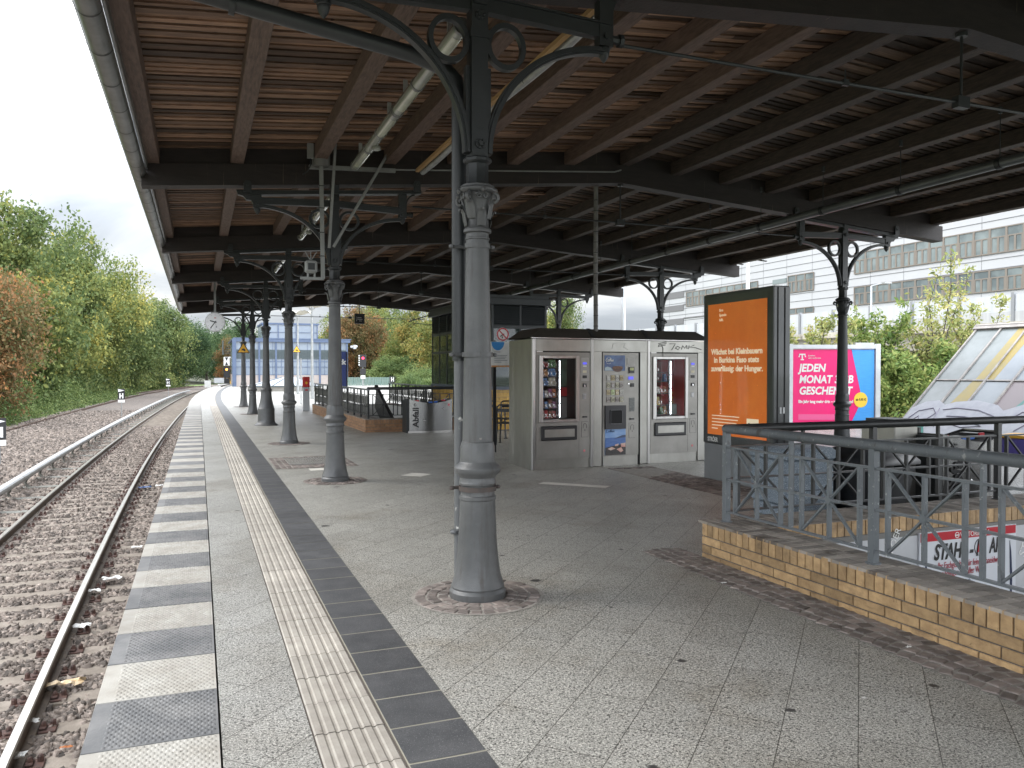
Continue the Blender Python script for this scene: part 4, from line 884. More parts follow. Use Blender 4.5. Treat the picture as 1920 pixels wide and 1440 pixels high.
for pl in ([(.10,.28),(.18,.31),(.25,.28),(.16,.255)],[(.27,.27),(.36,.30),(.40,.24),(.35,.215)],[(.35,.36),(.44,.37),(.44,.30),(.36,.305)],[(.24,.345),(.31,.36),(.30,.325),(.24,.32)]):
    b=MB(); b.extr(pl,'y',.0005,.0018); b.build('table',mat('table_cream',(.62,.55,.45),.5,c2=(.6,.25,.22),nscale=12),p)
text('lettering','Coffee',.062,mat('navy_ink',(.02,.05,.12),.5),p,(.065,.003,.548),width=.165)
vrect('upper_plate',.475,.63,1.63,1.765,mat('control_plate_grey',(.33,.32,.30),.5)); vrect('card_reader',.51,.605,1.51,1.61,m_blk,.02); vrect('reader_screen',.522,.59,1.555,1.60,mat('reader_green',(.45,.48,.2),.4),.022)
vrect('lcd_display',.50,.595,1.405,1.455,m_lcd,.01); vrect('coin_slot',.545,.605,1.285,1.345,m_blk,.016); vrect('coin_button',.495,.515,1.325,1.345,m_chrome,.01)
vrect('info_plate',.515,.62,.88,1.105,mat('info_grey',(.11,.12,.12),.5,c2=(.2,.21,.2),nscale=50)); vrect('handle',.53,.605,.745,.77,m_blk,.02)
q=vrect('return_flap',.515,.635,.445,.69,m_alu,.004); b=MB(); b.tube([(.545,.006,.58),(.545,.006,.64),(.56,.006,.66),(.59,.006,.66),(.605,.006,.64),(.605,.006,.58)],.003,4); b.box(.57,.58,.005,.0078,.545,.565); b.build('flap_mark',m_mark,q)
vrect('flap_gap',.512,.638,.442,.693,m_gap,.0005)
# ================================================================ ADVERTISING PILLAR
m_dark=mat('pillar_dark_frame',(.035,.040,.042),.3,c2=(.05,.055,.057),nscale=3,coat=.3); m_pgrey=mat('pillar_grey_base',(.20,.21,.215),.55,c2=(.17,.178,.182),nscale=2,dirt=(3,(.12,.12,.12),.66))
m_orange=mat('orange_poster',(.72,.17,.015),.35,c2=(.64,.135,.012),nscale=4,coat=.4,emit=(.72,.17,.015),estr=.10); m_cream=mat('cream_lettering',(.90,.80,.60),.5,emit=(.9,.75,.5),estr=.12)
t=thing('advertising_pillar','tall dark advertising pillar with an orange German poster on a grey base','advertising pillar',(6.83,9.80,-.02))
# local: u along -Y (to the right in the picture), face normal -X
b=MB(); b.cbox(0,.27,-1.52,0,.53,2.66,.012); b.build('case',m_dark,t); b=MB(); b.box(.01,.26,-1.50,-.02,0,.528); b.build('base',m_pgrey,t)
b=MB(); b.box(.06,.075,-1.526,-1.521,.55,2.64); b.box(.17,.185,-1.526,-1.521,.55,2.64); b.build('side_groove',m_gap,t)
for x in (.10,.15):
    b=MB(); b.box(x,x+.03,-1.527,-1.521,1.02,1.10); b.build('side_lock',m_galv,t)
b=MB(); b.box(-.004,-.001,-1.40,-.12,.665,2.51); po=b.build('poster',m_orange,t,smooth=0)
XR_=(R(90),0,R(-90))
def ptext(s,size,m,u,z,par,width=None,bold=0,x=-.006,name='lettering',align='LEFT',**k): return text(name,s,size,m,par,(x,-u,z),XR_,align,bold,width=width,**k)
ptext('Wächst bei Kleinbauern',.11,m_cream,.20,1.80,po,width=1.12,bold=.004); ptext('in Burkina Faso stets',.11,m_cream,.265,1.685,po,width=.98,bold=.004); ptext('zuverlässig: der Hunger.',.11,m_cream,.20,1.565,po,width=1.13,bold=.004)
for i,s_ in enumerate(('Ihre','Spende','hilft.')): ptext(s_,.055,m_cream,.385,2.40-i*.068,po,bold=.001)
for i in range(5):
    b=MB(); b.box(-.0055,-.0042,-.22-.62+.03*(i%3)+(.45 if i==4 else 0),-.22,.93-i*.045,.936-i*.045+.006); b.build('small_print',m_cream,po,smooth=0)
b=MB(); b.box(-.007,-.0045,-1.245,-1.0,.715,.93); bl_=b.build('charity_logo',m_cream,po,smooth=0); ptext('Brot',.10,m_mark,1.03,.80,bl_,x=-.009,width=.19,bold=.004); ptext('für die Welt',.035,m_mark,1.03,.75,bl_,x=-.009,width=.19)
ptext('STRÖER',.085,m_wht,.12,.565,t,x=-.004,width=.24,bold=.002)
b=MB(); b.box(-.016,-.008,-1.45,-.07,.585,2.60)
# pane in front of the poster
b.build('glass_pane',mat('poster_glass',(1,1,1),.03,trans=1,alpha=.05,spec=.5),t,smooth=0)
# ================================================================ BILLBOARD
ang=math.atan2(15.30-16.06,15.75-13.86)
t=thing('billboard','pink and blue phone advert on a white framed billboard behind the dark column','billboard',(13.86,16.06,.2),ang)
m_pink=mat('magenta_poster',(.80,.006,.17),.4,c2=(.74,.006,.15),nscale=3); m_cyan=mat('blue_poster',(.06,.34,.80),.4,c2=(.05,.30,.72),nscale=6,stretch=(1,1,7)); m_wf=mat('white_metal_frame',(.62,.64,.66),.4,metal=.3,c2=(.5,.52,.54),nscale=3)
b=MB(); b.box(-.10,2.14,.02,.14,-.06,2.0); b.build('back_box',m_wf,t)
for a in ((-.12,-.02,-.12,2.02),(2.04,2.16,-.12,2.02)):
    b=MB(); b.box(a[0],a[1],-.05,.02,a[2],a[3]); b.build('side_frame',m_wf,t)
for z0,z1 in ((-.10,0),(1.9,2.0)):
    b=MB(); b.box(-.02,2.04,-.045,.02,z0,z1); b.build('cross_frame',m_wf,t)
b=MB(); b.box(1.55,2.0,-.04,.0,2.0,2.05); b.build('top_lamp_holder',m_wf,t)
for x in (.02,2.02):
    b=MB(); b.box(x-.04,x+.04,.03,.11,-.25,-.05); b.build('leg',m_galv,t)
b=MB(); b.box(.0,2.02,-.012,.019,.0,1.88); p=b.build('poster',m_pink,t,smooth=0)
b=MB(); b.extr([(1.45,1.879),(2.019,1.879),(2.019,.001),(1.43,.001),(1.72,.62)],'y',-.016,-.0125); b.build('blue_field',m_cyan,p,smooth=0)
b=MB(); b.extr([(1.685+.17*cos(a),.62+.19*sin(a)) for a in np.linspace(0,2*pi,30)],'y',-.020,-.0165); yc=b.build('price_disc',mat('disc_yellow',(.85,.58,.06),.4),p)
text('price','ab 9,95 €',.085,m_mark,yc,(1.56,-.022,.60),bold=.002,width=.25)
for i,(s_,wd) in enumerate((('JEDEN',.70),('MONAT 3 GB',1.35),('GESCHENKT',1.33))): text('headline',s_,.27,m_wht,p,(.14,-.018,1.33-i*.285),bold=.009,shear=.16,width=wd)
text('subline','Ein Jahr lang mehr drin – mit Mobil und',.10,m_wht,p,(.13,-.018,.545),bold=.004,width=1.36)
b=MB(); b.box(.14,.30,-.017,-.013,1.745,1.775); b.box(.205,.235,-.017,-.013,1.63,1.76); b.box(.18,.26,-.017,-.013,1.615,1.64); b.box(.13,.155,-.017,-.013,1.69,1.72); b.box(.285,.31,-.017,-.013,1.69,1.72); b.box(.14,.16,-.017,-.013,1.72,1.775); b.box(.28,.30,-.017,-.013,1.72,1.775); b.build('company_logo',m_wht,p,smooth=0)
for i,s_ in enumerate(('Erleben,','was verbindet.')): text('slogan',s_,.055,m_wht,p,(.37,-.018,1.71-i*.06))
b=MB(); b.box(.13,1.1,-.015,-.013,.12,.26); b.build('small_print_field',mat('pale_pink',(.75,.10,.28),.5),p)
# ================================================================ BRICK PARAPETS AND RAILINGS
m_brick=mat('yellow_brick',(.42,.28,.14),.6,c2=(.29,.185,.09),nscale=16,ndetail=8,world=True,var=.28,bump=.35,bscale=60,dirt=(11,(.13,.08,.04),.64),streak=((3,3,9),(.20,.13,.07),.56,.14))
m_brick2=mat('brown_brick',(.30,.165,.085),.65,c2=(.22,.12,.06),nscale=16,world=True,var=.2,bump=.3,bscale=60,dirt=(5,(.11,.07,.045),.64))
m_mort=mat('brick_mortar',(.15,.142,.13),.9,c2=(.10,.093,.085),nscale=8,world=True)
m_btop=mat('worn_brick_top',(.29,.26,.225),.75,c2=(.19,.165,.14),nscale=5,world=True,var=.38,bump=.3,bscale=30,dirt=(1.4,(.10,.075,.055),.6))
def bricks(b,o,dx,nx,L_,H_,topd,flip=False):
    """bricks on a wall face: o origin, dx unit along, nx outward normal; stretcher courses with a row of upright bricks on top"""
    W_=lambda u,v,n_:(o[0]+dx[0]*u+nx[0]*n_,o[1]+dx[1]*u+nx[1]*n_,o[2]+v)
    def brick(u0,u1,v0,v1,d,dep=None,top=False):
        b.ca=random.random(); u0=max(0,u0); u1=min(L_,u1)
        if u1-u0<.015: return
        e=.004; dd=d+random.uniform(-.0012,.0012); q=-(dep if dep else .02)
        vs=[W_(u0,v0,q),W_(u1,v0,q),W_(u1,v1,q),W_(u0,v1,q),W_(u0,v0,dd-e),W_(u1,v0,dd-e),W_(u1,v1,dd-e),W_(u0,v1,dd-e),W_(u0+e,v0+e,dd),W_(u1-e,v0+e,dd),W_(u1-e,v1-e,dd),W_(u0+e,v1-e,dd)]
        b.add(vs,[(0,1,5,4),(1,2,6,5),(2,3,7,6),(3,0,4,7),(4,5,9,8),(5,6,10,9),(6,7,11,10),(7,4,8,11),(8,9,10,11)])
    j=.009; ch=(H_-.118)/2.62; z=0; hs=[ch*.62-j,ch-j,ch-j]
    for i,h in enumerate(hs):
        u=-(.125 if i%2 else 0)
        while u<L_: brick(u,u+.245,z,z+h,.004); u+=.245+j
        z+=h+j
    u=0
    while u<L_:
        brick(u,u+.067,z,H_,.004); u+=.067+j
def topbricks(b,x0,x1,y0,y1,z,along='y'):
    """rowlock tops seen from above"""
    if along=='y':
        u=y0
        while u<y1:
            for a,c in ((x0,x0+.125),(x0+.134,x1-.134),(x1-.125,x1)):
                b.ca=random.random(); b.box(a,c,u,min(y1,u+.067),z-.02,z+random.uniform(0,.0015))
            u+=.076
    else:
        u=x0
        while u<x1:
            for a,c in ((y0,y0+.125),(y0+.134,y1-.134),(y1-.125,y1)):
                b.ca=random.random(); b.box(u,min(x1,u+.067),a,c,z-.02,z+random.uniform(0,.0015))
            u+=.076
HP=.30
t=thing('brick_parapet','low yellow brick parapet round the near stairwell','wall',(3.90,5.60,0)); ox,oy=3.90,5.60
def Lc(b,n,m,par,**k):
    b.v=[(v[0]-ox,v[1]-oy,v[2]) for v in b.v]; return b.build(n,m,par,**k)
b=MB(); b.box(3.909,4.272,-4.6,5.593,.0005,HP-.012); b.box(4.272,10.2,5.155,5.65,.0005,HP-.012); Lc(b,'mortar_core',m_mort,t,smooth=0)
b=MB(); bricks(b,(3.90,5.60,0),(0,-1),(-1,0),8.4,HP,0); Lc(b,'west_bricks',m_brick,t,smooth=0)
b=MB(); topbricks(b,3.895,4.275,-3,5.15,HP,'y'); topbricks(b,3.895,10.0,5.155,5.65,HP,'x'); Lc(b,'top_bricks',m_btop,t,smooth=0)
b=MB(); u=4.3
while u<10: b.ca=random.random(); b.box(u,u+.067,5.146,5.154,HP-.125,HP-.003); u+=.076
u=5.15
while u>-2: b.ca=random.random(); b.box(4.273,4.281,u-.067,u,HP-.125,HP-.003); u-=.076
Lc(b,'inner_bricks',m_brick,t,smooth=0)
b=MB(); b.bar((4.28,5.143,.09),(10,5.143,.09),.01,.16); Lc(b,'grey_render',mat('grey_render',(.17,.165,.155),.8),t)
# stairwell shaft
m_shaft=mat('shaft_plaster',(.42,.43,.44),.6,c2=(.36,.37,.38),nscale=1.5,world=True)
b=MB(); x0,x1,y0,y1=ST1
b.face([(x0,y0,0),(x0,y1,0),(x0,y1,-3.4),(x0,y0,-3.4)]); b.face([(x1,y0,0),(x1,y0,-3.4),(x1,y1,-3.4),(x1,y1,0)]); b.face([(x0,y1-.0,0.01),(x1,y1,0.01),(x1,y1,-3.4),(x0,y1,-3.4)]); b.face([(x0,y0,-3.4),(x0,y1,-3.4),(x1,y1,-3.4),(x1,y0,-3.4)]); b.face([(x0,y0,0),(x0,y0,-3.4),(x1,y0,-3.4),(x1,y0,0)])
b.build('stairwell_shaft',m_shaft,smooth=0)['kind']='structure'
t=thing('stair_flight','concrete stair flight going down in the near stairwell','stairs',(x0,y0,0)); 
b=MB()
for k in range(19): b.box(.02,x1-x0-.02,.3+k*.3,.6+k*.3,-3.38,-.17*(k+1))
b.build('steps',m_conc,t,smooth=0)
# poster panel on the end wall
t=thing('poster_panel','white shop poster with red band and knife drawings on the stairwell end wall','poster',(5.80,5.135,0))
b=MB(); b.box(-1.45,-.02,-.004,.0,-2.6,.125); b.build('side_panel',mat('panel_grey',(.50,.51,.53),.4,c2=(.44,.45,.47),nscale=2),t); b=MB(); b.box(1.18,3.0,-.004,0,-2.6,.125); b.build('side_panel',MATS['panel_grey'],t)
b=MB(); b.box(-.015,1.175,-.02,.0,-1.7,.145); p=b.build('sheet',mat('poster_white',(.60,.62,.66),.35),t)
b=MB(); b.box(-.005,1.165,-.024,-.0205,.065,.138); rb=b.build('red_band',mat('band_red',(.42,.008,.02),.4),p)
text('lettering','VICTORINOX',.062,m_wht,rb,(.46,-.026,.078),width=.36); b=MB(); b.ribbon([(.425+.024*cos(a),.10+.024*sin(a)) for a in np.linspace(0,2*pi,14)],-.027,-.0245,.006); b.box(.405,.445,-.027,-.0245,.094,.104); b.build('emblem',m_wht,rb)
text('lettering','STAHL - H',.19,m_mark,p,(.15,-.024,-.10),shear=.25,bold=.006,width=.62); text('lettering','AR',.19,m_mark,p,(.83,-.024,-.09),shear=.2,bold=.005,width=.15)
b=MB(); b.ribbon([(.71+.065*cos(a),-.03+.075*sin(a)) for a in np.linspace(0,2*pi,20)],-.024,-.0205,.006); b.build('ring',m_mark,p)
text('lettering','H',.11,MATS['band_red'],p,(.675,-.028,-.065),bold=.007,shear=.2)
m_rt=mat('dark_red_ink',(.35,.03,.05),.5)
text('lettering','Ihr Fachgeschäft für feine Schneidwaren',.085,m_rt,p,(.20,-.024,-.185),width=.82); text('lettering','aus Solingen und aller Welt',.085,m_rt,p,(.20,-.024,-.255),width=.56)
text('lettering','Schloßstraße',.085,MATS['navy_ink'],p,(.32,-.024,-.36),width=.30); text('lettering','12165 Berlin',.075,MATS['navy_ink'],p,(.32,-.024,-.45),width=.28)
for s,x in ((1,1.09),(-1,.075)):
    b=MB(); b.extr([(x,.0),(x+.02*s,-.10),(x+.035*s,-.30),(x+.035*s,-.55),(x+.01*s,-.55),(x+.008*s,-.3)],'y',-.024,-.0205); b.build('knife_blade',mat('knife_blue',(.03,.04,.08),.3),p); b=MB(); b.box(x-.01,x+.04,-.026,-.0205,-.75,-.56); b.build('knife_handle',m_mark,p)
text('lettering','STRÖER',.09,m_wht,t,(-.35,-.008,-.10),rot=(R(90),R(-65),0)); text('lettering','STRÖER',.12,m_wht,t,(1.30,-.008,-.18),rot=(R(90),R(-65),0))
# railing
m_rail=mat('worn_grey_rail_paint',(.135,.15,.16),.42,c2=(.105,.118,.128),nscale=5,world=True,dirt=(20,(.30,.31,.30),.60),bump=.25,bscale=40,streak=((9,9,5),(.06,.055,.05),.60,.08)); m_railb=mat('black_rail_paint',(.018,.019,.021),.4,c2=(.028,.029,.03),nscale=8,world=True,dirt=(20,(.10,.10,.10),.72))
def railing(name,label,O,d,npanel,pitch,m,mtop,z0=HP,group=None,first=True):
    t=thing(name,label,'railing',(O[0],O[1],z0),math.atan2(d[1],d[0]),group); T=.745
    for i in range(npanel):
        x=i*pitch
        if i==0 and first or i>0:
            b=MB(); b.box(x-.024,x+.024,-.024,.024,0.008,T); b.build('post',m,t); b=MB(); b.tube([(x,0,0),(x,0,.008)],.05,12); b.build('post_foot',m,t)
        b=MB(); f=pitch/1.53
        for z in (.62,.355,.085): b.bar((x+.024,0,z),(x+pitch-.024,0,z),.030,.015)
        for s in (.115,.655,.875,1.415): b.box(x+s*f-.010,x+s*f+.010,-.016,.016,.093,.612)
        b.box(x+.765*f-.010,x+.765*f+.010,-.016,.016,.093,T)
        for s0,s1 in ((.115,.655),(.875,1.415)):
            a,c=x+s0*f,x+s1*f; mid=(a+c)/2
            b.bar((a+.01,0,.10),(c-.01,0,.61),.012,.022,(0,1,0)); b.bar((a+.01,0,.61),(c-.01,0,.10),.012,.022,(0,1,0)); b.box(mid-.010,mid+.010,-.015,.015,.093,.612)
            b.tube([(mid,-.016,.355),(mid,.016,.355)],.026,10)
        b.build('panel',m,t)
    b=MB(); Lr=npanel*pitch; b.tube([(-.03,0,T+.02),(-.012,0,T+.024),(Lr,0,T+.024)],[.025,.037,.037],14); b.build('handrail',mtop,t,smooth=60)
    return t
railing('railing','worn light grey railing on the near brick parapet, running towards the camera',(4.065,5.50),(0,-1),5,1.55,m_rail,m_rail,group='railings round the stairwells')
railing('railing','black railing across the far end of the near stairwell',(4.065,5.502),(1,0),4,1.585,m_railb,m_railb,group='railings round the stairwells',first=False)
# second stairwell
x0,x1,y0,y1=ST2; ox,oy=3.87,20.0; HP2=.33
t=thing('brick_parapet','brown brick parapet round the farther stairwell, behind the steel bin','wall',(ox,oy,0))
b=MB(); b.box(3.888,4.262,19.968,30.0,.0005,HP2-.012); b.box(4.262,7.0,19.968,20.34,.0005,HP2-.012); b.box(6.56,6.9,20.34,30,.0005,HP2-.012); Lc(b,'mortar_core',m_mort,t,smooth=0)
b=MB(); bricks(b,(3.88,30.0,0),(0,-1),(-1,0),10.05,HP2,0); bricks(b,(3.875,19.96,0),(1,0),(0,-1),3.1,HP2,0); Lc(b,'outer_bricks',m_brick2,t,smooth=0)
b=MB(); topbricks(b,3.875,4.262,20.34,30,HP2,'y'); topbricks(b,3.875,6.98,19.955,20.34,HP2,'x'); topbricks(b,6.56,6.9,20.35,30,HP2,'y'); Lc(b,'top_bricks',m_btop,t,smooth=0)
b=MB(); m_shl=mat('white_tiles',(.62,.62,.60),.4,c2=(.52,.52,.50),nscale=2,world=True)
b.face([(x0,y0,.3),(x0,y1,.3),(x0,y1,-3.4),(x0,y0,-3.4)]); b.face([(x1,y0,.3),(x1,y0,-3.4),(x1,y1,-3.4),(x1,y1,.3)]); b.face([(x0,y1,.3),(x1,y1,.3),(x1,y1,-3.4),(x0,y1,-3.4)]); b.face([(x0,y0,-3.4),(x0,y1,-3.4),(x1,y1,-3.4),(x1,y0,-3.4)]); b.face([(x0,y0,.3),(x0,y0,-3.4),(x1,y0,-3.4),(x1,y0,.3)])
b.build('stairwell_shaft',m_shl,smooth=0)['kind']='structure'
r2=railing('railing','thin dark railing at the south end of the farther stairwell, left of the steel bin',(3.98,20.1),(1,0),2,1.5,m_railb,m_railb,z0=HP2,group='railings round the stairwells')
def figrail(label,O,d,n,pitch=1.0):
    t=thing('ornamental_railing',label,'railing',(O[0],O[1],HP2),math.atan2(d[1],d[0]),'ornamental railings'); T=.72
    for i in range(n):
        x=i*pitch; b=MB(); b.box(x-.022,x+.022,-.022,.022,0,T); b.build('post',m_railb,t)
        b=MB(); b.bar((x,0,.60),(x+pitch,0,.60),.03,.014); b.box(x+pitch/2-.008,x+pitch/2+.008,-.01,.01,.60,T); b.build('upper_bar',m_railb,t); b=MB(); b.bar((x,0,.08),(x+pitch,0,.08),.03,.014); b.build('lower_bar',m_railb,t)
        b=MB(); k=4
        for j in range(k):
            c=x+.03+(pitch-.06)*(j+.5)/k; h=(pitch-.06)/k/2*.97
            for z0,z1 in ((.09,.34),(.34,.59)):
                zm=(z0+z1)/2; lo,hi=(z0,z1)
                b.extr([(c-h*.75,z0),(c-h*.2,z0+.03),(c,z0+.07),(c+h*.2,z0+.03),(c+h*.75,z0),(c+h,zm),(c+h*.75,z1),(c+h*.2,z1-.03),(c,z1-.07),(c-h*.2,z1-.03),(c-h*.75,z1),(c-h*.55,zm)],'y',-.005,.005)
        b.build('cut_out_infill',m_railb,t,smooth=0)
    b=MB(); b.box(n*pitch-.022,n*pitch+.022,-.022,.022,0,T); b.build('post',m_railb,t)
    b=MB(); b.bar((-.03,0,T+.02),(n*pitch+.03,0,T+.02),.06,.04); b.build('handrail',m_rail,t)
figrail('black ornamental railing with cut-out infill on the left side of the farther stairwell',(3.98,20.1),(0,1),10,.99)
figrail('black ornamental railing with cut-out infill running back from the kiosk',(6.74,24.0),(0,1),6,.99)
t=thing('escalator_balustrade','sloping dark handrail of the steps inside the farther stairwell','handrail',(5.3,22,0))
b=MB(); b.bar((0,-1.3,-.9),(0,3.5,1.05),.10,.10); b.bar((0,-1.3,-1.3),(0,3.5,.65),.05,.6); b.build('balustrade',m_railb,t)
# ================================================================ WASTE BINS
m_bin=mat('bin_steel',(.27,.27,.265),.24,metal=1,c2=(.18,.18,.178),nscale=1.5,stretch=(2.5,2.5,.25),bump=.12,bscale=3)
m_brd=mat('bin_red',(.5,.03,.04),.4); m_bbl=mat('bin_blue',(.03,.12,.45),.4)
def bin_(label,x,y,rz):
    t=thing('waste_bin',label,'waste bin',(x,y,0),rz,'stainless steel waste bins'); n=14; vs=[];W_=1.12
    b=MB(); front=[]
    for i in range(n+1):
        u=i/n; xx=u*W_; front.append((xx,-.0-.14*sin(pi*u)))
    ztop=[.84-.10*sin(pi*i/n) for i in range(n+1)]
    for p,z in zip(front,ztop): vs+=[(p[0],p[1],.04),(p[0],p[1],z)]
    back=[(p[0],.42,.04) for p in front]; 
    b.add(vs,[(2*i,2*i+2,2*i+3,2*i+1) for i in range(n)])
    b.add([(0,0,.04),(0,0,.84),(0,.45,.84),(0,.45,.04)],[(0,1,2,3)]); b.add([(W_,0,.04),(W_,.45,.04),(W_,.45,.84),(W_,0,.84)],[(0,1,2,3)])
    vs=[]
    for p,z in zip(front,ztop): vs+=[(p[0],.45+.10*sin(pi*p[0]/W_),.04),(p[0],.45+.10*sin(pi*p[0]/W_),z)]
    b.add(vs,[(2*i,2*i+1,2*i+3,2*i+2) for i in range(n)])
    bd=b.build('body',m_bin,t,smooth=60)
    b=MB(); b.extr([(-.03,.0),(W_*.0,-.02)]+[(p[0],p[1]-.012) for p in front[1:-1]]+[(W_,-.02),(W_,.46),(-.03,.46)],'z',0,.045); b.build('plinth',m_ss2,t)
    b=MB(); vs=[]
    for p,z in zip(front,ztop): vs+=[(p[0],p[1]+.01,z-.02),(p[0],.44+.10*sin(pi*p[0]/W_),z-.02)]
    b.add(vs,[(2*i,2*i+2,2*i+3,2*i+1) for i in range(n)]); b.build('lid',m_gap,t)
    b=MB(); b.box(-.07,-.005,-.0,.42,0,.82); b.build('side_frame',m_irons,t)
    for x_,m in ((.22,m_brd),(.40,m_gap),(.58,m_bbl),(.72,m_bbl),(.92,m_brd)):
        b=MB(); z=.84-.10*sin(pi*x_/W_); b.box(x_-.07,x_+.07,.12,.34,z-.01,z+.022); fl=b.build('flap',m_cab,t); b=MB(); b.box(x_-.05,x_+.05,.10,.119,z-.005,z+.028); b.build('flap_edge',m,fl)
    text('lettering','Abfall',.20,m_mark,bd,(.205,-.098,.14),rot=(R(90),R(-90),R(-20)),bold=.006,width=.50)
    b=MB(); b.ribbon([(.13+.028*cos(a),.70+.03*sin(a)) for a in np.linspace(.5,6,14)],-.07,-.058,.01); b.build('symbol',m_mark,bd)
    b=MB(); b.box(.97,1.04,-.052,-.03,.66,.72); b.build('red_sticker',mat('sticker_pink',(.6,.18,.2),.5),bd)
    for k,(xx,z) in enumerate(((.35,.30),(.85,.60))):
        b=MB(); b.lathe([(.028,0),(.018,.006),(.001,.009)],(0,0,0),12); dn=b.build('dent',m_bin,bd,loc=(xx,-.14*sin(pi*xx/W_)-.001,z)); dn.rotation_euler=(R(90),0,0)
    return t
bin_('curved stainless steel bin marked Abfall in front of the brown brick parapet',4.87,19.42,R(1))
bn=bin_('stainless steel bin standing behind the black railing at right',7.75,6.55,R(8))
t=thing('steel_cabinet','tall pale steel bin box left of the stainless bin behind the black railing','waste bin',(7.28,6.78,0),R(6))
b=MB(); b.cbox(0,.40,0,.45,.02,.97,.012); b.build('body',m_ss,t); b=MB(); b.box(.02,.38,.02,.4,.97,1.0); b.build('lid',m_irons,t); b=MB(); b.box(.41,.45,.0,.3,0,.9); b.build('lock_strip',m_irons,t); b=MB(); b.ribbon([(.43+.008*cos(a),.70+.04*sin(a)) for a in np.linspace(0,6.2,10)],-.004,-.001,.006); b.build('symbol',m_chrome,t)
# grit container: granite grey block and black tub
m_gran=mat('speckled_blue_grey',(.19,.235,.28),.7,c2=(.15,.19,.23),nscale=3,speck=(90,(.07,.09,.12),(.40,.44,.48),.38,.62))
t=thing('grit_bin','speckled blue-grey grit bin between the advertising pillar and the black tub','grit bin',(5.62,6.62,0),R(-3))
b=MB(); b.cbox(.02,.60,.02,.58,.0,.14,.01); b.cbox(.0,.62,0,.60,.14,.62,.02); b.build('body',m_gran,t); b=MB(); b.cbox(-.02,.64,-.02,.62,.60,.74,.03); b.build('lid',m_gran,t); b=MB(); b.box(.05,.57,-.008,.0,.30,.305); b.build('seam',m_gap,t)
m_tub=mat('black_plastic',(.012,.014,.017),.42,c2=(.02,.022,.025),nscale=6)
t=thing('black_tub','black plastic tub with rounded lid behind the black railing','grit bin',(6.38,6.42,0),R(2))
vs=[]; prof=[(0,.12,.10),(.08,.08,.06),(.50,.0,.0),(.54,-.04,-.03),(.58,-.04,-.03),(.66,.03,.05),(.72,.13,.13),(.755,.26,.22)]
b=MB()
for z,ix,iy in prof:
    x0_,x1_,y0_,y1_=ix,.92-ix,iy,.62-iy; c=.07; vs+=[(x0_+c,y0_,z),(x1_-c,y0_,z),(x1_,y0_+c,z),(x1_,y1_-c,z),(x1_-c,y1_,z),(x0_+c,y1_,z),(x0_,y1_-c,z),(x0_,y0_+c,z)]
n=len(prof); b.add(vs[:24],[(i*8+k,i*8+(k+1)%8,(i+1)*8+(k+1)%8,(i+1)*8+k) for i in range(2) for k in range(8)]+[tuple(reversed(range(8)))]); b.build('tub',m_tub,t,smooth=50)
b=MB(); b.add(vs[24:],[(i*8+k,i*8+(k+1)%8,(i+1)*8+(k+1)%8,(i+1)*8+k) for i in range(4) for k in range(8)]+[tuple(range(32,40))]); b.build('lid',m_tub,t,smooth=50)
b=MB(); b.tube([(.94,.2,.54),(1.06,.22,.53),(1.06,.36,.53),(.94,.38,.54)],.018,8); b.build('handle',m_tub,t)
for x_ in (.14,.72):
    b=MB(); b.box(x_,x_+.08,.1,.5,-.0,.07); b.build('foot',m_tub,t)
# ================================================================ KIOSK
m_kf=mat('kiosk_frame',(.035,.040,.043),.45,c2=(.045,.05,.053),nscale=3); m_tile=mat('yellow_tile',(.55,.33,.055),.25,c2=(.42,.24,.04),nscale=4,world=True,var=.25); m_kg=mat('kiosk_glass',(.10,.13,.12),.03,spec=.7,alpha=.45,coat=.5); m_kin=mat('kiosk_inside',(.05,.06,.055),.8)
KX0,KX1,KY0,KY1=7.0,8.55,19.3,24.95
t=thing('kiosk','dark framed glass kiosk with louvres and yellow tiled base behind the vending machines','kiosk',(KX0,KY0,0)); kw,kd=KX1-KX0,KY1-KY0
b=MB(); b.cbox(-.10,kw+.08,-.10,kd+.08,3.25,3.42,.01); b.box(-.06,kw+.04,-.06,kd+.04,3.42,3.50); b.build('roof',m_kf,t)
def tiles(name,o,dx,L_,H_,n_):
    b=MB(); z=.03
    while z<H_-.02:
        u=.005+(.1 if int(z*5)%2 else 0)-.1
        while u<L_:
            a,c=max(u,.0),min(u+.195,L_)
            if c-a>.02:
                b.ca=random.random(); p=[(o[0]+dx[0]*s,o[1]+dx[1]*s) for s in (a,c)]
                b.add([(p[0][0]+n_[0]*d,p[0][1]+n_[1]*d,z_) for d,z_ in ((0,z),(.008,z),(.008,z+.115),(0,z+.115))]+[(p[1][0]+n_[0]*d,p[1][1]+n_[1]*d,z_) for d,z_ in ((0,z),(.008,z),(.008,z+.115),(0,z+.115))],[(0,1,2,3),(4,7,6,5),(1,5,6,2),(3,2,6,7),(0,4,5,1)])
            u+=.2
        z+=.12
    b.build(name,m_tile,t,smooth=0)
b=MB(); b.box(.02,kw-.02,.02,kd-.02,0,1.05); b.build('base_core',m_mort,t); tiles('south_tiles',(.02,.02),(1,0),kw-.04,1.05,(0,-1)); tiles('west_tiles',(.02,.02),(0,1),kd-.04,1.05,(-1,0))
b=MB(); b.box(-.03,kw+.02,-.03,kd,1.06,1.14); b.build('sill',mat('sill_blue_grey',(.10,.12,.15),.5),t)
b=MB()
for x in (0,kw-.06): b.box(x,x+.06,-.005,.055,1.14,3.25)
for i in range(1,8): y=i*kd/7-.03; b.box(0,.05,y-.02,y+.02,1.14,3.25) 
b.box(.78,.83,0,.05,1.14,3.25); b.box(.06,.78,.0,.05,2.64,2.72); b.box(.83,kw-.06,0,.05,2.64,2.72)
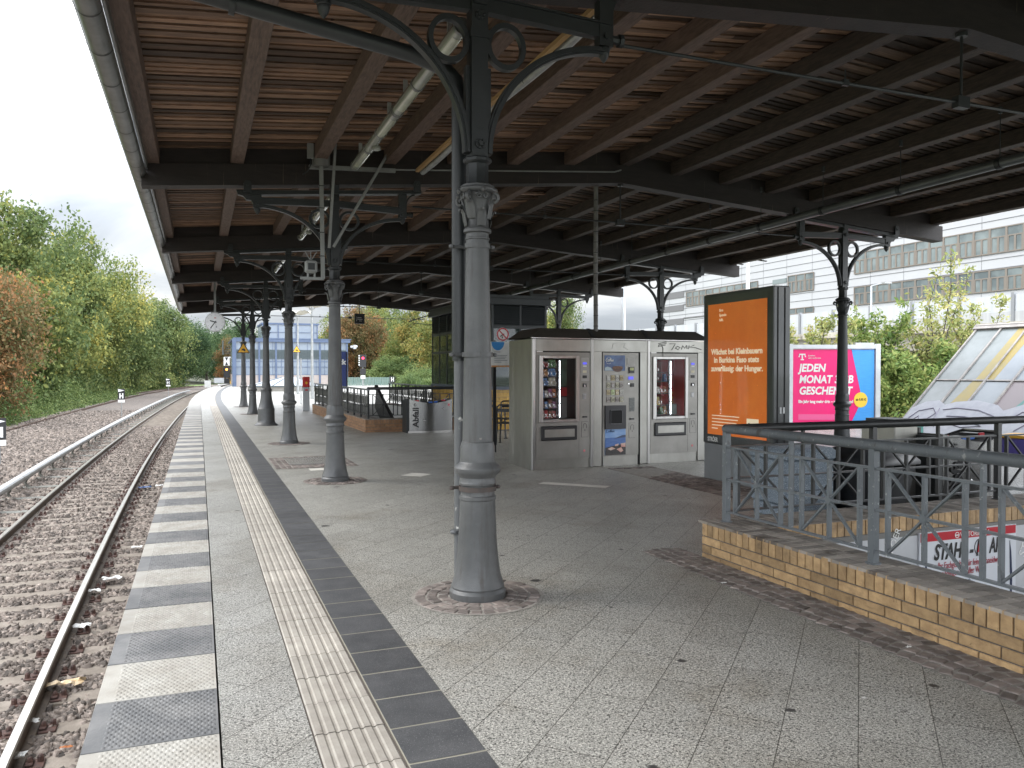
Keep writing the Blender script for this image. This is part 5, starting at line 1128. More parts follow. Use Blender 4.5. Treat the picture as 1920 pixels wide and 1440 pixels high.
for i in range(7):
    y0_,y1_=i*kd/7-.01+.0,(i+1)*kd/7-.05; y0_=max(y0_,.055); b.box(.002,.05,y0_,y1_,2.64,2.72); b.box(.002,.05,y0_,y1_,2.08,2.15)
b.build('frame',m_kf,t)
def louv(name,s,e,fx):
    b=MB(); z=2.74
    while z<3.22:
        if fx: b.add([(s,-.01,z),(e,-.01,z),(e,.05,z+.06),(s,.05,z+.06),(s,-.01,z-.008),(e,-.01,z-.008)],[(0,1,2,3),(4,5,1,0)])
        else: b.add([(-.01,s,z),(-.01,e,z),(.05,e,z+.06),(.05,s,z+.06),(-.01,s,z-.008),(-.01,e,z-.008)],[(3,2,1,0),(0,1,5,4)])
        z+=.055
    b.build(name,m_kf,t,smooth=0)
louv('louvre',.06,.78,True); louv('louvre',.83,kw-.06,True)
for i in range(7): louv('louvre',max(.055,i*kd/7-.01),(i+1)*kd/7-.05,False)
b=MB(); b.box(.06,.78,.02,.03,1.14,2.64); b.box(.83,kw-.06,.02,.03,1.14,2.64); b.build('south_pane',m_kg,t,smooth=0)
for i in range(7):
    b=MB(); b.box(.018,.028,max(.055,i*kd/7-.01),(i+1)*kd/7-.05,1.14,2.64); b.build('pane',m_kg,t,smooth=0)
b=MB(); b.box(kw-.03,kw-.02,.06,kd-.06,1.14,3.25); b.box(.06,kw-.03,kd-.07,kd-.06,1.14,3.25); b.box(.06,kw-.03,.06,kd-.07,2.73,2.74); b.build('inner_wall',m_kin,t)
b=MB(); b.bar((-.02,0.02,3.36),(-.75,.2,3.12),.03,.03); b.bar((-.02,.02,3.02),(-.62,.2,3.08),.02,.02); b.build('gate_arm',m_kf,t,loc=(0,5.5,0))
# chairs
ch0=None; m_cw=mat('black_chair_metal',(.012,.012,.013),.35)
def chair(label,x,y,rz,group='black metal chairs behind the vending machines'):
    global ch0
    if ch0 is not None: return dup(ch0,(x,y,0),rz,label)
    t=thing('metal_chair',label,'chair',(x,y,0),rz,group)
    for s in (-.21,.21):
        b=MB(); b.tube([(s*1.08,-.25,.0),(s,-.2,.44)],.016,8); b.build('leg',m_cw,t); b=MB(); b.tube([(s*1.08,.27,.0),(s,.2,.44)],.016,8); b.build('leg',m_cw,t)
        b=MB(); b.box(s*1.08-.03,s*1.08+.03,-.29,-.22,0,.012); b.build('foot',m_cw,t)
    b=MB(); b.cbox(-.23,.23,-.23,.22,.435,.46,.008); b.build('seat',m_cw,t)
    b=MB(); b.tube([(-.21,.2,.44),(-.21,.27,.70),(-.20,.29,.80),(-.15,.30,.84),(.15,.30,.84),(.20,.29,.80),(.21,.27,.70),(.21,.2,.44)],.016,8); b.build('back_frame',m_cw,t)
    b=MB()
    for k in range(7): x_=-.15+k*.05; b.tube([(x_,.235,.5),(x_,.295,.80)],.005,5)
    b.box(-.19,.19,.27,.285,.69,.76); b.build('backrest',m_cw,t)
    b=MB(); b.tube([(-.21,.22,.66),(-.24,-.05,.66),(-.22,-.2,.62),(-.21,-.21,.45)],.010,6); b.tube([(.21,.22,.66),(.24,-.05,.66),(.22,-.2,.62),(.21,-.21,.45)],.010,6); b.build('armrests',m_cw,t)
    ch0=t; return t
chair('black metal chair in front, legs fully visible left of the steel housing',6.10,15.75,R(150)); chair('black metal chair back beside the sign pole, left of the front chair',6.30,17.3,R(5)); chair('black metal chair back right of the sign pole',6.75,17.2,R(-8)); chair('black metal chair partly hidden by the steel housing',6.75,16.1,R(160))
# notice board and no smoking sign
t=thing('notice_sign','white notice board with blue arc on a black pole left of the vending machines','sign',(5.40,14.2,0))
b=MB(); b.box(-.21,-.15,.011,.05,0,2.12); b.build('pole',m_blk,t); b=MB(); b.box(-.26,.36,-.02,.01,1.62,2.10); p=b.build('board',m_wht,t)
b=MB(); b.extr([(-.25,2.095)]+[(-.13+.13*cos(a),2.095+.16*sin(a)) for a in np.linspace(pi,2*pi,14)],'y',-.024,-.0205); b.build('blue_arc',mat('arc_blue',(.04,.25,.6),.5),p)
b=MB(); b.box(-.26,.36,-.024,-.0205,1.62,1.65); b.build('orange_line',m_pack[7],p); b=MB(); b.extr([(.1,1.655),(.30,1.655),(.30,1.76),(.2,1.74)],'y',-.024,-.0205); b.build('green_corner',m_gr,p)
b=MB()
for i,wd in enumerate((.12,.0,.26,.24,.22,.26,.14)):
    if wd: b.box(-.20,-.20+wd,-.024,-.0205,1.90-i*.032,1.91-i*.032)
b.build('text_lines',mat('grey_ink',(.2,.22,.25),.6),p)
b=MB(); b.box(.16,.20,-.024,-.0205,1.98,2.03); b.box(.24,.28,-.024,-.0205,1.95,2.0); b.box(.15,.18,-.024,-.0205,1.90,1.94); b.build('colour_marks',m_pack[7],p)
t=thing('no_smoking_sign','round no smoking sign with red ring above the notice board','sign',(5.37,14.18,2.24))
b=MB(); b.tube([(0,0,0),(0,.008,0)],.125,28); p=b.build('disc',m_wht,t); b=MB(); b.ribbon([(.110*cos(a),.110*sin(a)) for a in np.linspace(0,2*pi,30)],-.005,-.001,.024); b.bar((-.078,-.004,.078),(.078,-.004,-.078),.004,.022,(1,0,1)); b.build('red_ring',m_brd,p); b=MB(); b.bar((-.05,-.002,-.04),(.03,-.002,.01),.003,.018); b.box(-.02,.0,-.004,-.001,-.075,-.04); b.build('cigarette',m_mark,p)
b=MB(); b.tube([(0,.02,-.14),(0,.02,.05)],.012,6); b.build('stalk',m_blk,t)
# emergency post
t=thing('emergency_post','slim grey emergency post with a red head beside the farther stairwell','call post',(3.85,31.6,0))
b=MB(); b.cbox(-.12,.12,-.10,.10,0,.92,.01); b.build('post',mat('post_grey',(.36,.37,.38),.5),t); b=MB(); b.cbox(-.13,.13,-.11,.11,.92,1.32,.02); h=b.build('red_head',mat('post_red',(.45,.02,.02),.4),t); b=MB(); b.tube([(0,-.12,1.08),(0,-.11,1.08)],.05,12); b.build('button',m_yel,h); b=MB(); b.box(-.05,.05,-.115,-.11,.78,.84); b.build('badge',m_brd,t)
# ================================================================ BACKGROUND STRUCTURES
m_bgl=mat('pale_blue_glazing',(.165,.20,.25),.25,c2=(.21,.25,.30),nscale=.35,world=True,spec=.6,coat=.3); m_bst=mat('blue_steel',(.065,.095,.165),.45,c2=(.085,.12,.20),nscale=2); m_slat=mat('grey_slats',(.05,.07,.075),.5)
m_pinkw=mat('pale_stone_plinth',(.42,.36,.33),.7,c2=(.34,.30,.28),nscale=.5,world=True)
t=thing('glass_hall','long pale blue glazed station hall with dark slat band at the end of the platform','building',(3.4,83,-.3)); w1=10.9
b=MB(); b.box(0,w1,0,14,1.45,5.0); b.build('glass_wall',m_bgl,t); b=MB(); b.box(0,w1,-.01,14,-.2,1.45); b.build('plinth',m_pinkw,t)
b=MB(); b.box(-.25,w1+.35,-.25,14.2,5.0,5.1); b.box(-.2,w1+.25,-.22,.1,4.72,5.0); b.box(-.35,.02,-.3,.2,-.2,5.0)
for x in (2.1,3.7,5.3,8.0,w1-.15): b.box(x,x+.17,-.12,.0,-.2,4.72)
for x in np.arange(.9,w1,.85): b.box(x,x+.04,-.03,.0,1.45,4.7)
for z in (1.42,2.2,2.75): b.box(0,w1,-.04,.0,z,z+.05)
b.build('steel_frame',m_bst,t)
b=MB()
for k in range(8): b.box(.05,w1-.1,-.1,-.05,3.05+k*.115,3.05+k*.115+.085)
b.build('slat_band',m_slat,t,smooth=0)
b=MB(); b.box(2.6,8.1,1.5,8,5.1,6.55); b.build('upper_glass_box',m_bgl,t); b=MB(); b.box(2.5,8.2,1.4,8.1,6.55,6.72)
for x in (2.6,4.1,5.9,7.6,8.0): b.box(x,x+.09,1.42,1.5,5.1,6.55)
b.box(2.6,8.1,1.44,1.5,5.75,5.79); b.build('upper_frame',m_bst,t)
b=MB()
for k in range(9): b.box(-1.2+k*.08,-.5,0,.6,3.5+k*.17,3.53+k*.17)
b.box(-1.25,-1.15,0,.1,3.4,4.8) ; b.build('side_sunshade',m_slat,t)
b=MB(); b.tube([(w1+.3,0,4.3),(w1+1.0,0,4.35)],.12,8); b.tube([(w1+.7,-.2,4.1),(w1+.7,-.2,4.5)],.18,8); b.build('floodlight',m_wf,t)
t=thing('glass_pyramid_roof','low pale glass pyramid roof over the lift entrance in front of the blue hall','canopy',(6.1,62,0))
b=MB(); b.add([(-2.6,0,.42),(2.6,0,.42),(2.6,3,.42),(-2.6,3,.42),(-.2,.6,1.05),(.9,.6,1.05),(.9,2,1.05),(-.2,2,1.05)],[(0,1,5,4),(1,2,6,5),(2,3,7,6),(3,0,4,7),(4,5,6,7)]); b.build('glass',mat('white_glass',(.36,.38,.43),.3),t,smooth=0); b=MB(); b.bar((-2.7,-.02,.38),(2.7,-.02,.38),.06,.06)
for x in (-2.6,-1,.6,2.6): b.bar((x,-.02,.42),(.35+(x-.35)*.2,.6,1.06),.04,.04)
b.build('frame',m_slat,t); b=MB(); b.box(-2.6,2.6,.0,3,0,.36); b.build('low_wall',m_conc,t)
# platform lamps with petal reflectors
def petal(x,y,h,label,r=.95):
    t=thing('petal_lamp',label,'street lamp',(x,y,0),0,'pole lamps with petal reflectors')
    b=MB(); b.tube([(0,0,0),(0,0,h)],[.085,.055],10); b.tube([(0,0,0),(0,0,.9)],.10,10); b.build('pole',m_galv,t)
    for k in range(6):
        a=k*pi/3+.3; ca,sa=cos(a),sin(a); b=MB(); vs=[]
        for u,z,w_ in ((.12,h-.02,.10),(.5*r,h+.05,.30),(.8*r,h+.16,.34),(r*1.05,h+.05,.14)):
            for s in (-1,0,1): vs.append((ca*u-sa*w_*s,sa*u+ca*w_*s,z+(.10 if s else 0)))
        fs=[(i*3+j,i*3+j+1,i*3+j+4,i*3+j+3) for i in range(3) for j in range(2)]; b.add(vs,fs); b.add([(v[0],v[1],v[2]+.02) for v in vs],[tuple(reversed(f)) for f in fs]); b.build('petal',mat('petal_cream',(.55,.52,.44),.4),t)
    b=MB(); b.lathe([(.03,h-.22),(.14,h-.12),(.16,h),(.05,h+.05)],(0,0,0),12); b.build('lamp_head',m_wf,t)
petal(6.08,54.2,5.22,'grey pole lamp with petal reflectors, carrying a yellow triangle'); petal(5.81,45.0,5.02,'nearer pole lamp with petals partly cut off by the canopy edge')
warn(5.98,53.95,2.95,'yellow warning triangle on the pole of the petal lamp')
t=thing('slim_post','thin pale post behind the emergency post','pole',(4.4,38,0)); b=MB(); b.tube([(0,0,0),(0,0,2.1)],.03,8); b.tube([(0,0,2.1),(0,0,2.12)],.04,8); b.build('post',m_wf,t)
t=thing('station_name_board','dark blue station name board seen at an angle right of the second column','sign',(6.30,38,0),R(0))
b=MB(); b.box(-.2,.2,-.02,.02,.7,2.45); p=b.build('board',mat('station_blue',(.02,.035,.14),.4),t); text('lettering','ck',.34,m_wht,p,(-.16,-.03,1.85),bold=.01); b=MB(); b.box(.19,.24,-.05,.05,0,2.45); b.build('post',m_blk,t)
# signals and small signs
def signal(name,label,x,y,zt,col,s=1.0,z0=-1.1):
    t=thing(name,label,'signal',(x,y,0),R(-5)); b=MB(); b.tube([(0,.1,z0),(0,.1,zt)],.06*s,8); b.build('mast',m_galv,t)
    b=MB(); b.box(-.28*s,.28*s,-.05,.05,zt-1.1*s,zt); p=b.build('head',m_blk,t); b=MB(); b.tube([(0,-.07,zt-.3*s),(0,-.05,zt-.3*s)],.10*s,12); b.build('lamp',mat('signal_'+name,col,.4,emit=col,estr=2.5),p)
    b=MB(); b.box(-.24*s,.24*s,-.05,.05,zt-1.75*s,zt-1.2*s); b.build('lower_head',m_blk,t); b=MB(); b.box(-.2*s,.2*s,-.06,.06,zt-2.1*s,zt-1.82*s); b.build('number_plate',m_wht,t)
    return t
s1=signal('red_signal','track signal with a red lamp in front of the chestnut tree',13.4,70,2.95,(1,.02,.06))
b=MB()
for k in range(5): b.box(-.38,-.29,-.06,.0,2.0+k*.2,2.12+k*.2)
b.build('chequer_strip',m_wht,s1)
s2=signal('amber_signal','distant signal with glowing orange lamp and white cross board left of the columns',3.3,108,2.1,(1,.30,.05),1.3)
b=MB(); b.box(-.35,.35,-.05,.05,2.2,3.3); q=b.build('cross_board',m_wht,s2); b=MB(); b.extr([(-.2,2.25),(.2,2.25),(0,2.7)],'y',-.08,-.055); b.extr([(-.2,3.25),(.2,3.25),(0,2.8)],'y',-.08,-.055); b.build('cross_mark',m_blk,q)
b=MB(); b.bar((.3,0,3.3),(2.0,0,3.3),.06,.06); b.bar((.3,0,3.3),(1.4,0,2.6),.05,.05); b.box(1.2,1.7,-.05,.05,1.9,2.4); b.build('side_arm',m_wf,s2)
for (x,y,wd,h,z,m,lb) in ((.95,100,.7,.8,-.3,m_wht,'small white board on a post where the platform edge curves away'),(2.2,100,1.1,.6,.2,m_wf,'pale board on two posts at the far platform end'),(3.8,101,.7,.7,-.25,m_yel,'small yellow board at the far platform end')):
    t=thing('track_sign',lb,'sign',(x,y,-.6)); b=MB(); b.box(-wd/2,wd/2,-.03,.03,z+.5,z+.5+h); b.build('board',m,t); b=MB(); b.tube([(0,.05,-.5),(0,.05,z+.5)],.04,6); b.build('post',m_galv,t)
t=thing('stop_board','small black H board right of the red signal','sign',(15.1,66,-.2)); b=MB(); b.box(-.25,.25,-.03,.03,.75,1.3); p=b.build('board',m_blk,t); b=MB(); b.box(-.12,-.05,-.05,-.031,.85,1.2); b.box(.05,.12,-.05,-.031,.85,1.2); b.box(-.05,.05,-.05,-.031,1.0,1.06); b.build('letter_h',m_wht,p); b=MB(); b.tube([(0,.05,-1),(0,.05,.8)],.035,6); b.build('post',m_galv,t)
m_gf=mat('green_fence',(.12,.19,.17),.5,c2=(.17,.23,.20),nscale=4,world=True)
t=thing('green_fence','pale green sheet fence below the trees behind the farther stairwell','fence',(12.5,73,-.4)); b=MB()
for k in range(26): b.box(k*.16,k*.16+.13,0,.03+(k%2)*.03,0,1.35)
b.build('panel',m_gf,t); b=MB()
for x in (0,2.1,4.2): b.box(x-.04,x+.04,.05,.12,-.6,1.4)
b.build('posts',m_galv,t)
# white office building
m_wp=mat('white_cladding',(.46,.47,.485),.4,c2=(.42,.43,.445),nscale=.08,world=True); m_jt=mat('cladding_joint',(.16,.165,.175),.7); m_wfr=mat('brown_window_frame',(.19,.165,.14),.5); m_wgl=mat('window_glass',(.09,.115,.12),.1,c2=(.20,.24,.24),nscale=.28,world=True,lo=.42,hi=.6,spec=.8,coat=.5); m_gp=mat('grey_cladding_panel',(.15,.15,.155),.6)
BXf,BY0,BY1,BZ=60,14,97,14.9
t=thing('office_building','long white clad office building with brown framed window bands','building',(BXf,BY0,0)); LB=BY1-BY0
b=MB(); b.box(0,25,0,LB,-1,BZ); b.build('cladding',m_wp,t,smooth=0)
b=MB()
for z in np.arange(1.2,BZ,.78): b.box(-.03,0,0,LB,z,z+.045)
for y in np.arange(2,LB,3.9): b.box(-.012,0,y,y+.03,0,BZ)
b.build('panel_joints',m_jt,t,smooth=0)
def band(z0,z1,y0,y1,mod=1.42,nm='window'):
    n=max(1,int(round((y1-y0)/mod))); mod=(y1-y0)/n
    for i in range(n):
        a,c=y0+i*mod,y0+(i+1)*mod; hz=z0+(z1-z0)*.62
        b=MB(); b.box(-.10,-.035,a,a+.09,z0,z1); b.box(-.10,-.035,c-.09,c,z0,z1); b.box(-.10,-.035,a+.09,c-.09,z0,z0+.09); b.box(-.10,-.035,a+.09,c-.09,z1-.09,z1); b.box(-.09,-.035,a+.09,c-.09,hz-.05,hz+.05); b.box(-.09,-.035,(a+c)/2-.09,(a+c)/2+.09,z0+.09,hz-.05)
        b.box(-.085,-.035,a+.09,a+.19,z0+.09,hz-.05); b.box(-.085,-.035,c-.19,c-.09,z0+.09,hz-.05)
        f=b.build(nm,m_wfr,t,smooth=0); b=MB(); b.box(-.05,-.034,a+.09,c-.09,z0+.09,z1-.09); b.build('pane',m_wgl,f,smooth=0)
R1=60.9-BY0
band(11.0,13.1,18,R1); band(7.95,9.75,18,R1)
band(10.0,11.9,R1+5.5,R1+9.5); band(10.0,11.9,R1+14.5,R1+29,1.5); band(6.6,8.3,R1+5.5,R1+9.5)
for z in (11.2,10.4,7.5): 
    b=MB(); b.box(-.05,-.035,R1+9.7,R1+12,z,z+.5); b.build('dark_pane',m_wgl,t,smooth=0)
for z in (6.0,7.75,9.55,11.3):
    b=MB(); b.box(-.06,-.035,R1+30.5+(0),LB-.5,z,z+.75) if False else b.box(-.06,-.035,LB-6.5,LB-.2,z,z+.8); b.build('grey_panel',m_gp,t,smooth=0)
    b=MB(); b.box(-.08,-.035,R1+24 if z<9 else R1+27,LB-6.5,z+.72,z+.86); b.build('shadow_gap',m_gp,t,smooth=0)
# motorway bridge with noise barrier
m_oldc=mat('old_concrete',(.36,.34,.30),.85,c2=(.24,.225,.195),nscale=.7,ndetail=8,world=True,bump=.4,bscale=4,dirt=(1.1,(.13,.125,.10),.58)); m_bar=mat('noise_barrier_pane',(.50,.52,.54),.3,c2=(.42,.44,.46),nscale=.6,world=True,stretch=(1,4,.3)); m_bp=mat('barrier_post',(.22,.23,.24),.5)
t=thing('motorway_bridge','weathered concrete motorway bridge with a pale glazed noise barrier','bridge',(28,4,0)); LBr=66
b=MB(); b.box(0,16,0,LBr,2.4,3.1); b.build('deck',m_oldc,t); b=MB(); b.box(-.25,.15,0,LBr,3.1,3.35); b.build('coping',mat('coping_stone',(.46,.43,.37),.8,c2=(.30,.28,.24),nscale=2,world=True,dirt=(3,(.15,.14,.11),.6)),t)
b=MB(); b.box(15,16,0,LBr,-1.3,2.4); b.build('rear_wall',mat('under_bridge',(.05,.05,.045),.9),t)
for y in (30,46): 
    b=MB(); b.box(.5,15,y,y+1.1,-1.3,2.4); b.build('pier',m_oldc,t)
b=MB(); b.box(.02,.10,0,LBr,3.35,3.75); b.build('barrier_lower_panel',mat('barrier_grey',(.33,.34,.35),.5,c2=(.42,.43,.43),nscale=1,world=True,stretch=(1,9,.2)),t)
for k in range(29):
    y=1+k*2.25; b=MB(); b.box(-.03,.12,y-.06,y+.06,3.2,4.45); b.build('barrier_post',m_bp,t); b=MB(); b.box(.03,.07,y+.07,y+2.18,3.75,4.38); b.build('barrier_pane',m_bar,t,smooth=0)
# glass skylight with graffiti
t=thing('sloping_glass_roof','sloping glass roof with yellow streaks and white graffiti at the right edge','skylight',(14.0,12.95,.0))
P_A,P_B=(-.45,-.05),(2.35,2.47)     # (x,z) lower and upper edge
dl=np.array((P_B[0]-P_A[0],P_B[1]-P_A[1])); Ls=float(np.linalg.norm(dl)); dl/=Ls; nn=np.array((-dl[1],dl[0]))
SQ=lambda u,v,d=0:(P_A[0]+dl[0]*v+nn[0]*d,-u,P_A[1]+dl[1]*v+nn[1]*d)
m_sk=mat('dusty_glass',(.085,.105,.105),.3,c2=(.17,.195,.20),nscale=1.2,world=True,coat=.4,spec=.6); m_skb=mat('pale_glass',(.17,.20,.235),.3,c2=(.24,.27,.30),nscale=1,world=True,coat=.3); m_sky_=mat('yellow_film',(.33,.24,.04),.3,c2=(.26,.21,.07),nscale=3,world=True); m_pk=mat('pinkish_pane',(.23,.19,.20),.3); m_tq=mat('teal_film',(.07,.24,.21),.4)
def pq(b,u0,u1,v0,v1,d0,d1): 
    q=[SQ(u,v,d) for d in (d0,d1) for u,v in ((u0,v0),(u1,v0),(u1,v1),(u0,v1))]; b.add(q,[(0,1,2,3),(7,6,5,4),(0,4,5,1),(1,5,6,2),(2,6,7,3),(3,7,4,0)])
vm=Ls*.55
for i in range(9):
    u0,u1=i*.60+.02,(i+1)*.60-.02
    b=MB(); pq(b,u0,u1,.05,vm-.02,-.01,.01); b.build('lower_pane',(m_sk if i<2 else m_skb if i<3 else m_pk),t,smooth=0); b=MB(); pq(b,u0,u1,vm+.02,Ls-.04,-.01,.01); b.build('upper_pane',m_sk if i<2 else m_skb,t,smooth=0)
def pqs(pts,d0,d1,m,nm):
    b=MB(); n=len(pts); b.add([SQ(u,v,d0) for u,v in pts]+[SQ(u,v,d1) for u,v in pts],[tuple(range(n)),tuple(reversed(range(n,2*n)))]+[(i,i+n,(i+1)%n+n,(i+1)%n) for i in range(n)]); return b.build(nm,m,t,smooth=0)
pqs([(.78,vm-.9),(1.18,vm-.9),(1.18,vm-.02),(.92,vm-.02)],.0105,.012,m_sky_,'yellow_film'); pqs([(.95,vm+.03),(1.18,vm+.03),(1.18,Ls-.05),(1.0,Ls-.05)],.0105,.012,m_sky_,'yellow_film'); pqs([(1.22,vm+.03),(1.36,vm+.03),(1.42,Ls-.05),(1.22,Ls-.05)],.0105,.012,m_sky_,'yellow_film'); pqs([(2.2,vm-.9),(2.38,vm-.9),(2.38,vm-.3)],.0105,.012,m_tq,'teal_film')
b=MB()
for i in range(10): pq(b,i*.60-.02,i*.60+.02,0,Ls,.0,.04)
pq(b,-.02,5.42,vm-.018,vm+.018,.0,.03); pq(b,-.08,5.45,Ls-.03,Ls+.12,-.03,.06); pq(b,-.02,5.42,-.02,.05,0,.04); b.build('glazing_bars',mat('glazing_bar',(.36,.34,.32),.5,c2=(.22,.20,.19),nscale=6),t,smooth=0)
b=MB(); b.box(P_B[0],P_B[0]+.5,-5.4,.05,P_B[1]-.06,P_B[1]+.10); b.box(P_B[0]+.35,P_B[0]+.5,-5.4,.0,-.2,P_B[1]-.06); b.build('top_rail',mat('roof_edge',(.30,.29,.28),.6),t)
m_gw=mat('graffiti_white',(.42,.43,.47),.5,c2=(.34,.35,.40),nscale=6); m_gd=mat('graffiti_grey',(.20,.19,.25),.5)
top=[(.02,.85),(.25,1.12),(.55,1.18),(.75,1.02),(.95,1.15),(1.4,1.25),(1.9,1.1),(2.1,.9),(2.4,1.15),(3.0,1.2),(3.6,1.0),(4.2,1.2),(5.3,1.0)]
pqs([(.0,.08)]+[(5.3,.08)]+list(reversed([(u,v*.75+.52) for u,v in top])),.041,.043,m_gw,'graffiti')
b=MB()
for S_ in ([(.1,.3),(.25,.75),(.55,.9),(.7,.7),(.6,.45),(.35,.4)],[(.2,.2),(.35,.55),(.5,.2)],[(.8,.85),(1.1,.95),(1.6,.9),(2.0,.7),(1.9,.5),(1.4,.62),(1.0,.6)],[(.8,.2),(1.0,.5),(1.5,.45),(1.9,.3),(1.5,.2),(1.2,.3)],[(.7,.9),(.75,.5),(.9,.15)],[(2.2,.3),(2.5,.9),(2.9,.95),(3.1,.5)],[(2.6,.2),(2.8,.6),(3.3,.3)],[(3.4,.9),(3.7,.3),(4.0,.9)]):
    b.tube([SQ(u,v*.72+.52,.044) for u,v in S_],.013,4)
b.build('graffiti_outline',m_gd,t)
# masts and street lamps to the right
def mast(x,y,h,label,arm=1.2,m=None,r=.07,name='light_mast'):
    t=thing(name,label,'street lamp',(x,y,0),0,'lamp posts beyond the platform'); b=MB(); b.tube([(0,0,0),(0,0,h)],[r,r*.7],10); b.build('pole',m or m_wf,t)
    if arm: b=MB(); b.tube([(0,0,h),(arm*.6,-arm*.3,h+.12)],.03,6); b.box(arm*.5,arm,-arm*.5,-arm*.2,h+.09,h+.15); b.build('lamp_head',m_galv,t)
mast(14.87,26.45,5.6,'white mast against the sky right of the conduit pole',.5,r=.10); mast(28.8,37.1,10.2,'tall pale mast in front of the white building, above the advertising pillar',0,r=.13); mast(24.8,24.3,4.9,'small street lamp with a bent head beside the dark column',.7,r=.05); mast(26,60,7.4,'distant street lamp seen low over the vending machine roof',1.6,r=.06)
# colourful board and bicycle-like clutter beyond the railing
t=thing('construction_barrier','small teal and pale barrier board beneath the sloping glass roof','barrier',(12.75,11.7,.2),R(-20)); b=MB(); b.box(0,.42,0,.03,.12,.36); b.build('board',m_tq,t); b=MB(); b.box(.0,.04,.031,.06,0,.4); b.box(.37,.41,.031,.06,0,.4); b.build('legs',m_wf,t)
t=thing('litter_crate','purple and yellow plastic crate at the right edge beyond the railing','crate',(11.4,8.2,.2),R(15)); b=MB(); b.cbox(0,.6,0,.4,0,.34,.02); b.build('crate',mat('crate_purple',(.10,.08,.35),.5),t); b=MB(); b.box(-.01,.61,-.01,.41,.34,.38); b.build('rim',m_yel,t)
# ================================================================ VEGETATION
def leafmat(name,cs,var=.55):
    m=bpy.data.materials.new(name); m.use_nodes=True; n=m.node_tree.nodes; l=m.node_tree.links.new; b=n['Principled BSDF']; b.inputs['Roughness'].default_value=.6; b.inputs['Specular IOR Level'].default_value=.3
    a=n.new('ShaderNodeAttribute'); a.attribute_name='var'; r=n.new('ShaderNodeValToRGB'); el=r.color_ramp.elements; el[0].position=0; el[0].color=(*cs[0],1); el[1].position=1; el[1].color=(*cs[-1],1)
    for i,c in enumerate(cs[1:-1]): e=el.new((i+1)/(len(cs)-1)); e.color=(*c,1)
    l(a.outputs['Fac'],r.inputs[0]); l(r.outputs[0],b.inputs['Base Color'])
    tr=n.new('ShaderNodeBsdfTranslucent'); l(r.outputs[0],tr.inputs[0]); mx_=n.new('ShaderNodeMixShader'); mx_.inputs[0].default_value=.35; l(b.outputs[0],mx_.inputs[1]); l(tr.outputs[0],mx_.inputs[2]); l(mx_.outputs[0],n['Material Output'].inputs[0]); return m
LG=leafmat('green_leaves',[(.055,.09,.035),(.10,.145,.05),(.17,.21,.07),(.29,.30,.10)]); LY=leafmat('yellow_green_leaves',[(.075,.115,.04),(.14,.185,.06),(.25,.27,.08),(.45,.38,.09)])
LO=leafmat('orange_brown_leaves',[(.09,.11,.04),(.18,.13,.055),(.30,.155,.07),(.46,.21,.06)]); LD=leafmat('dark_green_leaves',[(.03,.06,.028),(.055,.10,.04),(.09,.14,.05),(.15,.19,.07)]); LB_=leafmat('bright_green_leaves',[(.06,.105,.035),(.11,.165,.055),(.18,.24,.08),(.28,.32,.12)]); LM=leafmat('mixed_autumn_leaves',[(.07,.10,.03),(.13,.16,.04),(.24,.22,.06),(.36,.22,.06)])
m_bark=mat('bark',(.10,.085,.07),.9,c2=(.05,.042,.035),nscale=8,bump=.5,bscale=15)
def leaves(C,s,rg,up=.3,asp=.55):
    n=len(C); d=rg.normal(size=(n,3)); d[:,2]+=up; d/=np.linalg.norm(d,axis=1)[:,None]; r=rg.normal(size=(n,3)); u=np.cross(d,r); u/=np.linalg.norm(u,axis=1)[:,None]+1e-9; v=np.cross(d,u)
    S_=(s*(.55+.9*rg.random(n)))[:,None]; u=u*S_; v=v*S_*asp
    V=np.stack([C-u,C-v*1.0+d*S_*.12,C+u,C+v*1.0+d*S_*.12],1).reshape(-1,3); F=np.arange(n*4).reshape(n,4); return V,F
def crown(name,seed,n,rx,rz,leaf,nb=26,skew=0,low=.0):
    rg=np.random.default_rng(seed); 
    P=[];VR_=[]
    a=rg.random(nb)*2*pi; el_=np.arcsin(rg.uniform(-.75,1,nb)); rr=rg.uniform(.45,.86,nb)
    bc=np.stack([np.cos(el_)*np.cos(a)*rr*rx,np.cos(el_)*np.sin(a)*rr*rx,np.sin(el_)*rr*rz],1); br=rg.uniform(.20,.42,nb)*rx; bv=rg.uniform(.0,1,nb)
    for i in range(nb):
        k=int(n/nb*(.5+br[i]/rx*1.6)); nc=max(4,k//26); cc=rg.normal(size=(nc,3)); cc/=np.linalg.norm(cc,axis=1)[:,None]; cc*=(br[i]*rg.uniform(.35,1.1,nc)**.6)[:,None]*np.array([1,1,.75]); cc+=bc[i]
        cv=rg.normal(0,.12,nc); id_=rg.integers(0,nc,k); L_=cc[id_]+rg.normal(size=(k,3))*br[i]*.17
        P.append(L_); VR_.append(np.clip(bv[i]*.55+.15+cv[id_]+rg.normal(0,.14,k),0,1))
    C=np.concatenate(P); v=np.concatenate(VR_); V,F=leaves(C,leaf,rg); return npmesh(name,V,F,LG,v),bc
def trunk_mesh(h,r,bc,zc,seed,nbr=9):
    rg=random.Random(seed); b=MB(); pts=[(0,0,0),(.02*h*rg.uniform(-1,1),.02*h,h*.35),(0,0,h*.62),(.03*h,0,h*.9)]; b.tube(pts,[r,r*.75,r*.5,r*.12],9)
    for i in range(min(nbr,len(bc))):
        c=bc[i]; z0=h*rg.uniform(.3,.6); m_=(c[0]*.45,c[1]*.45,z0+(zc+c[2]-z0)*.6); b.tube([(0,0,z0),m_,(c[0],c[1],zc+c[2])],[r*.42,r*.25,r*.06],6)
    return b
CR={}; TC={}
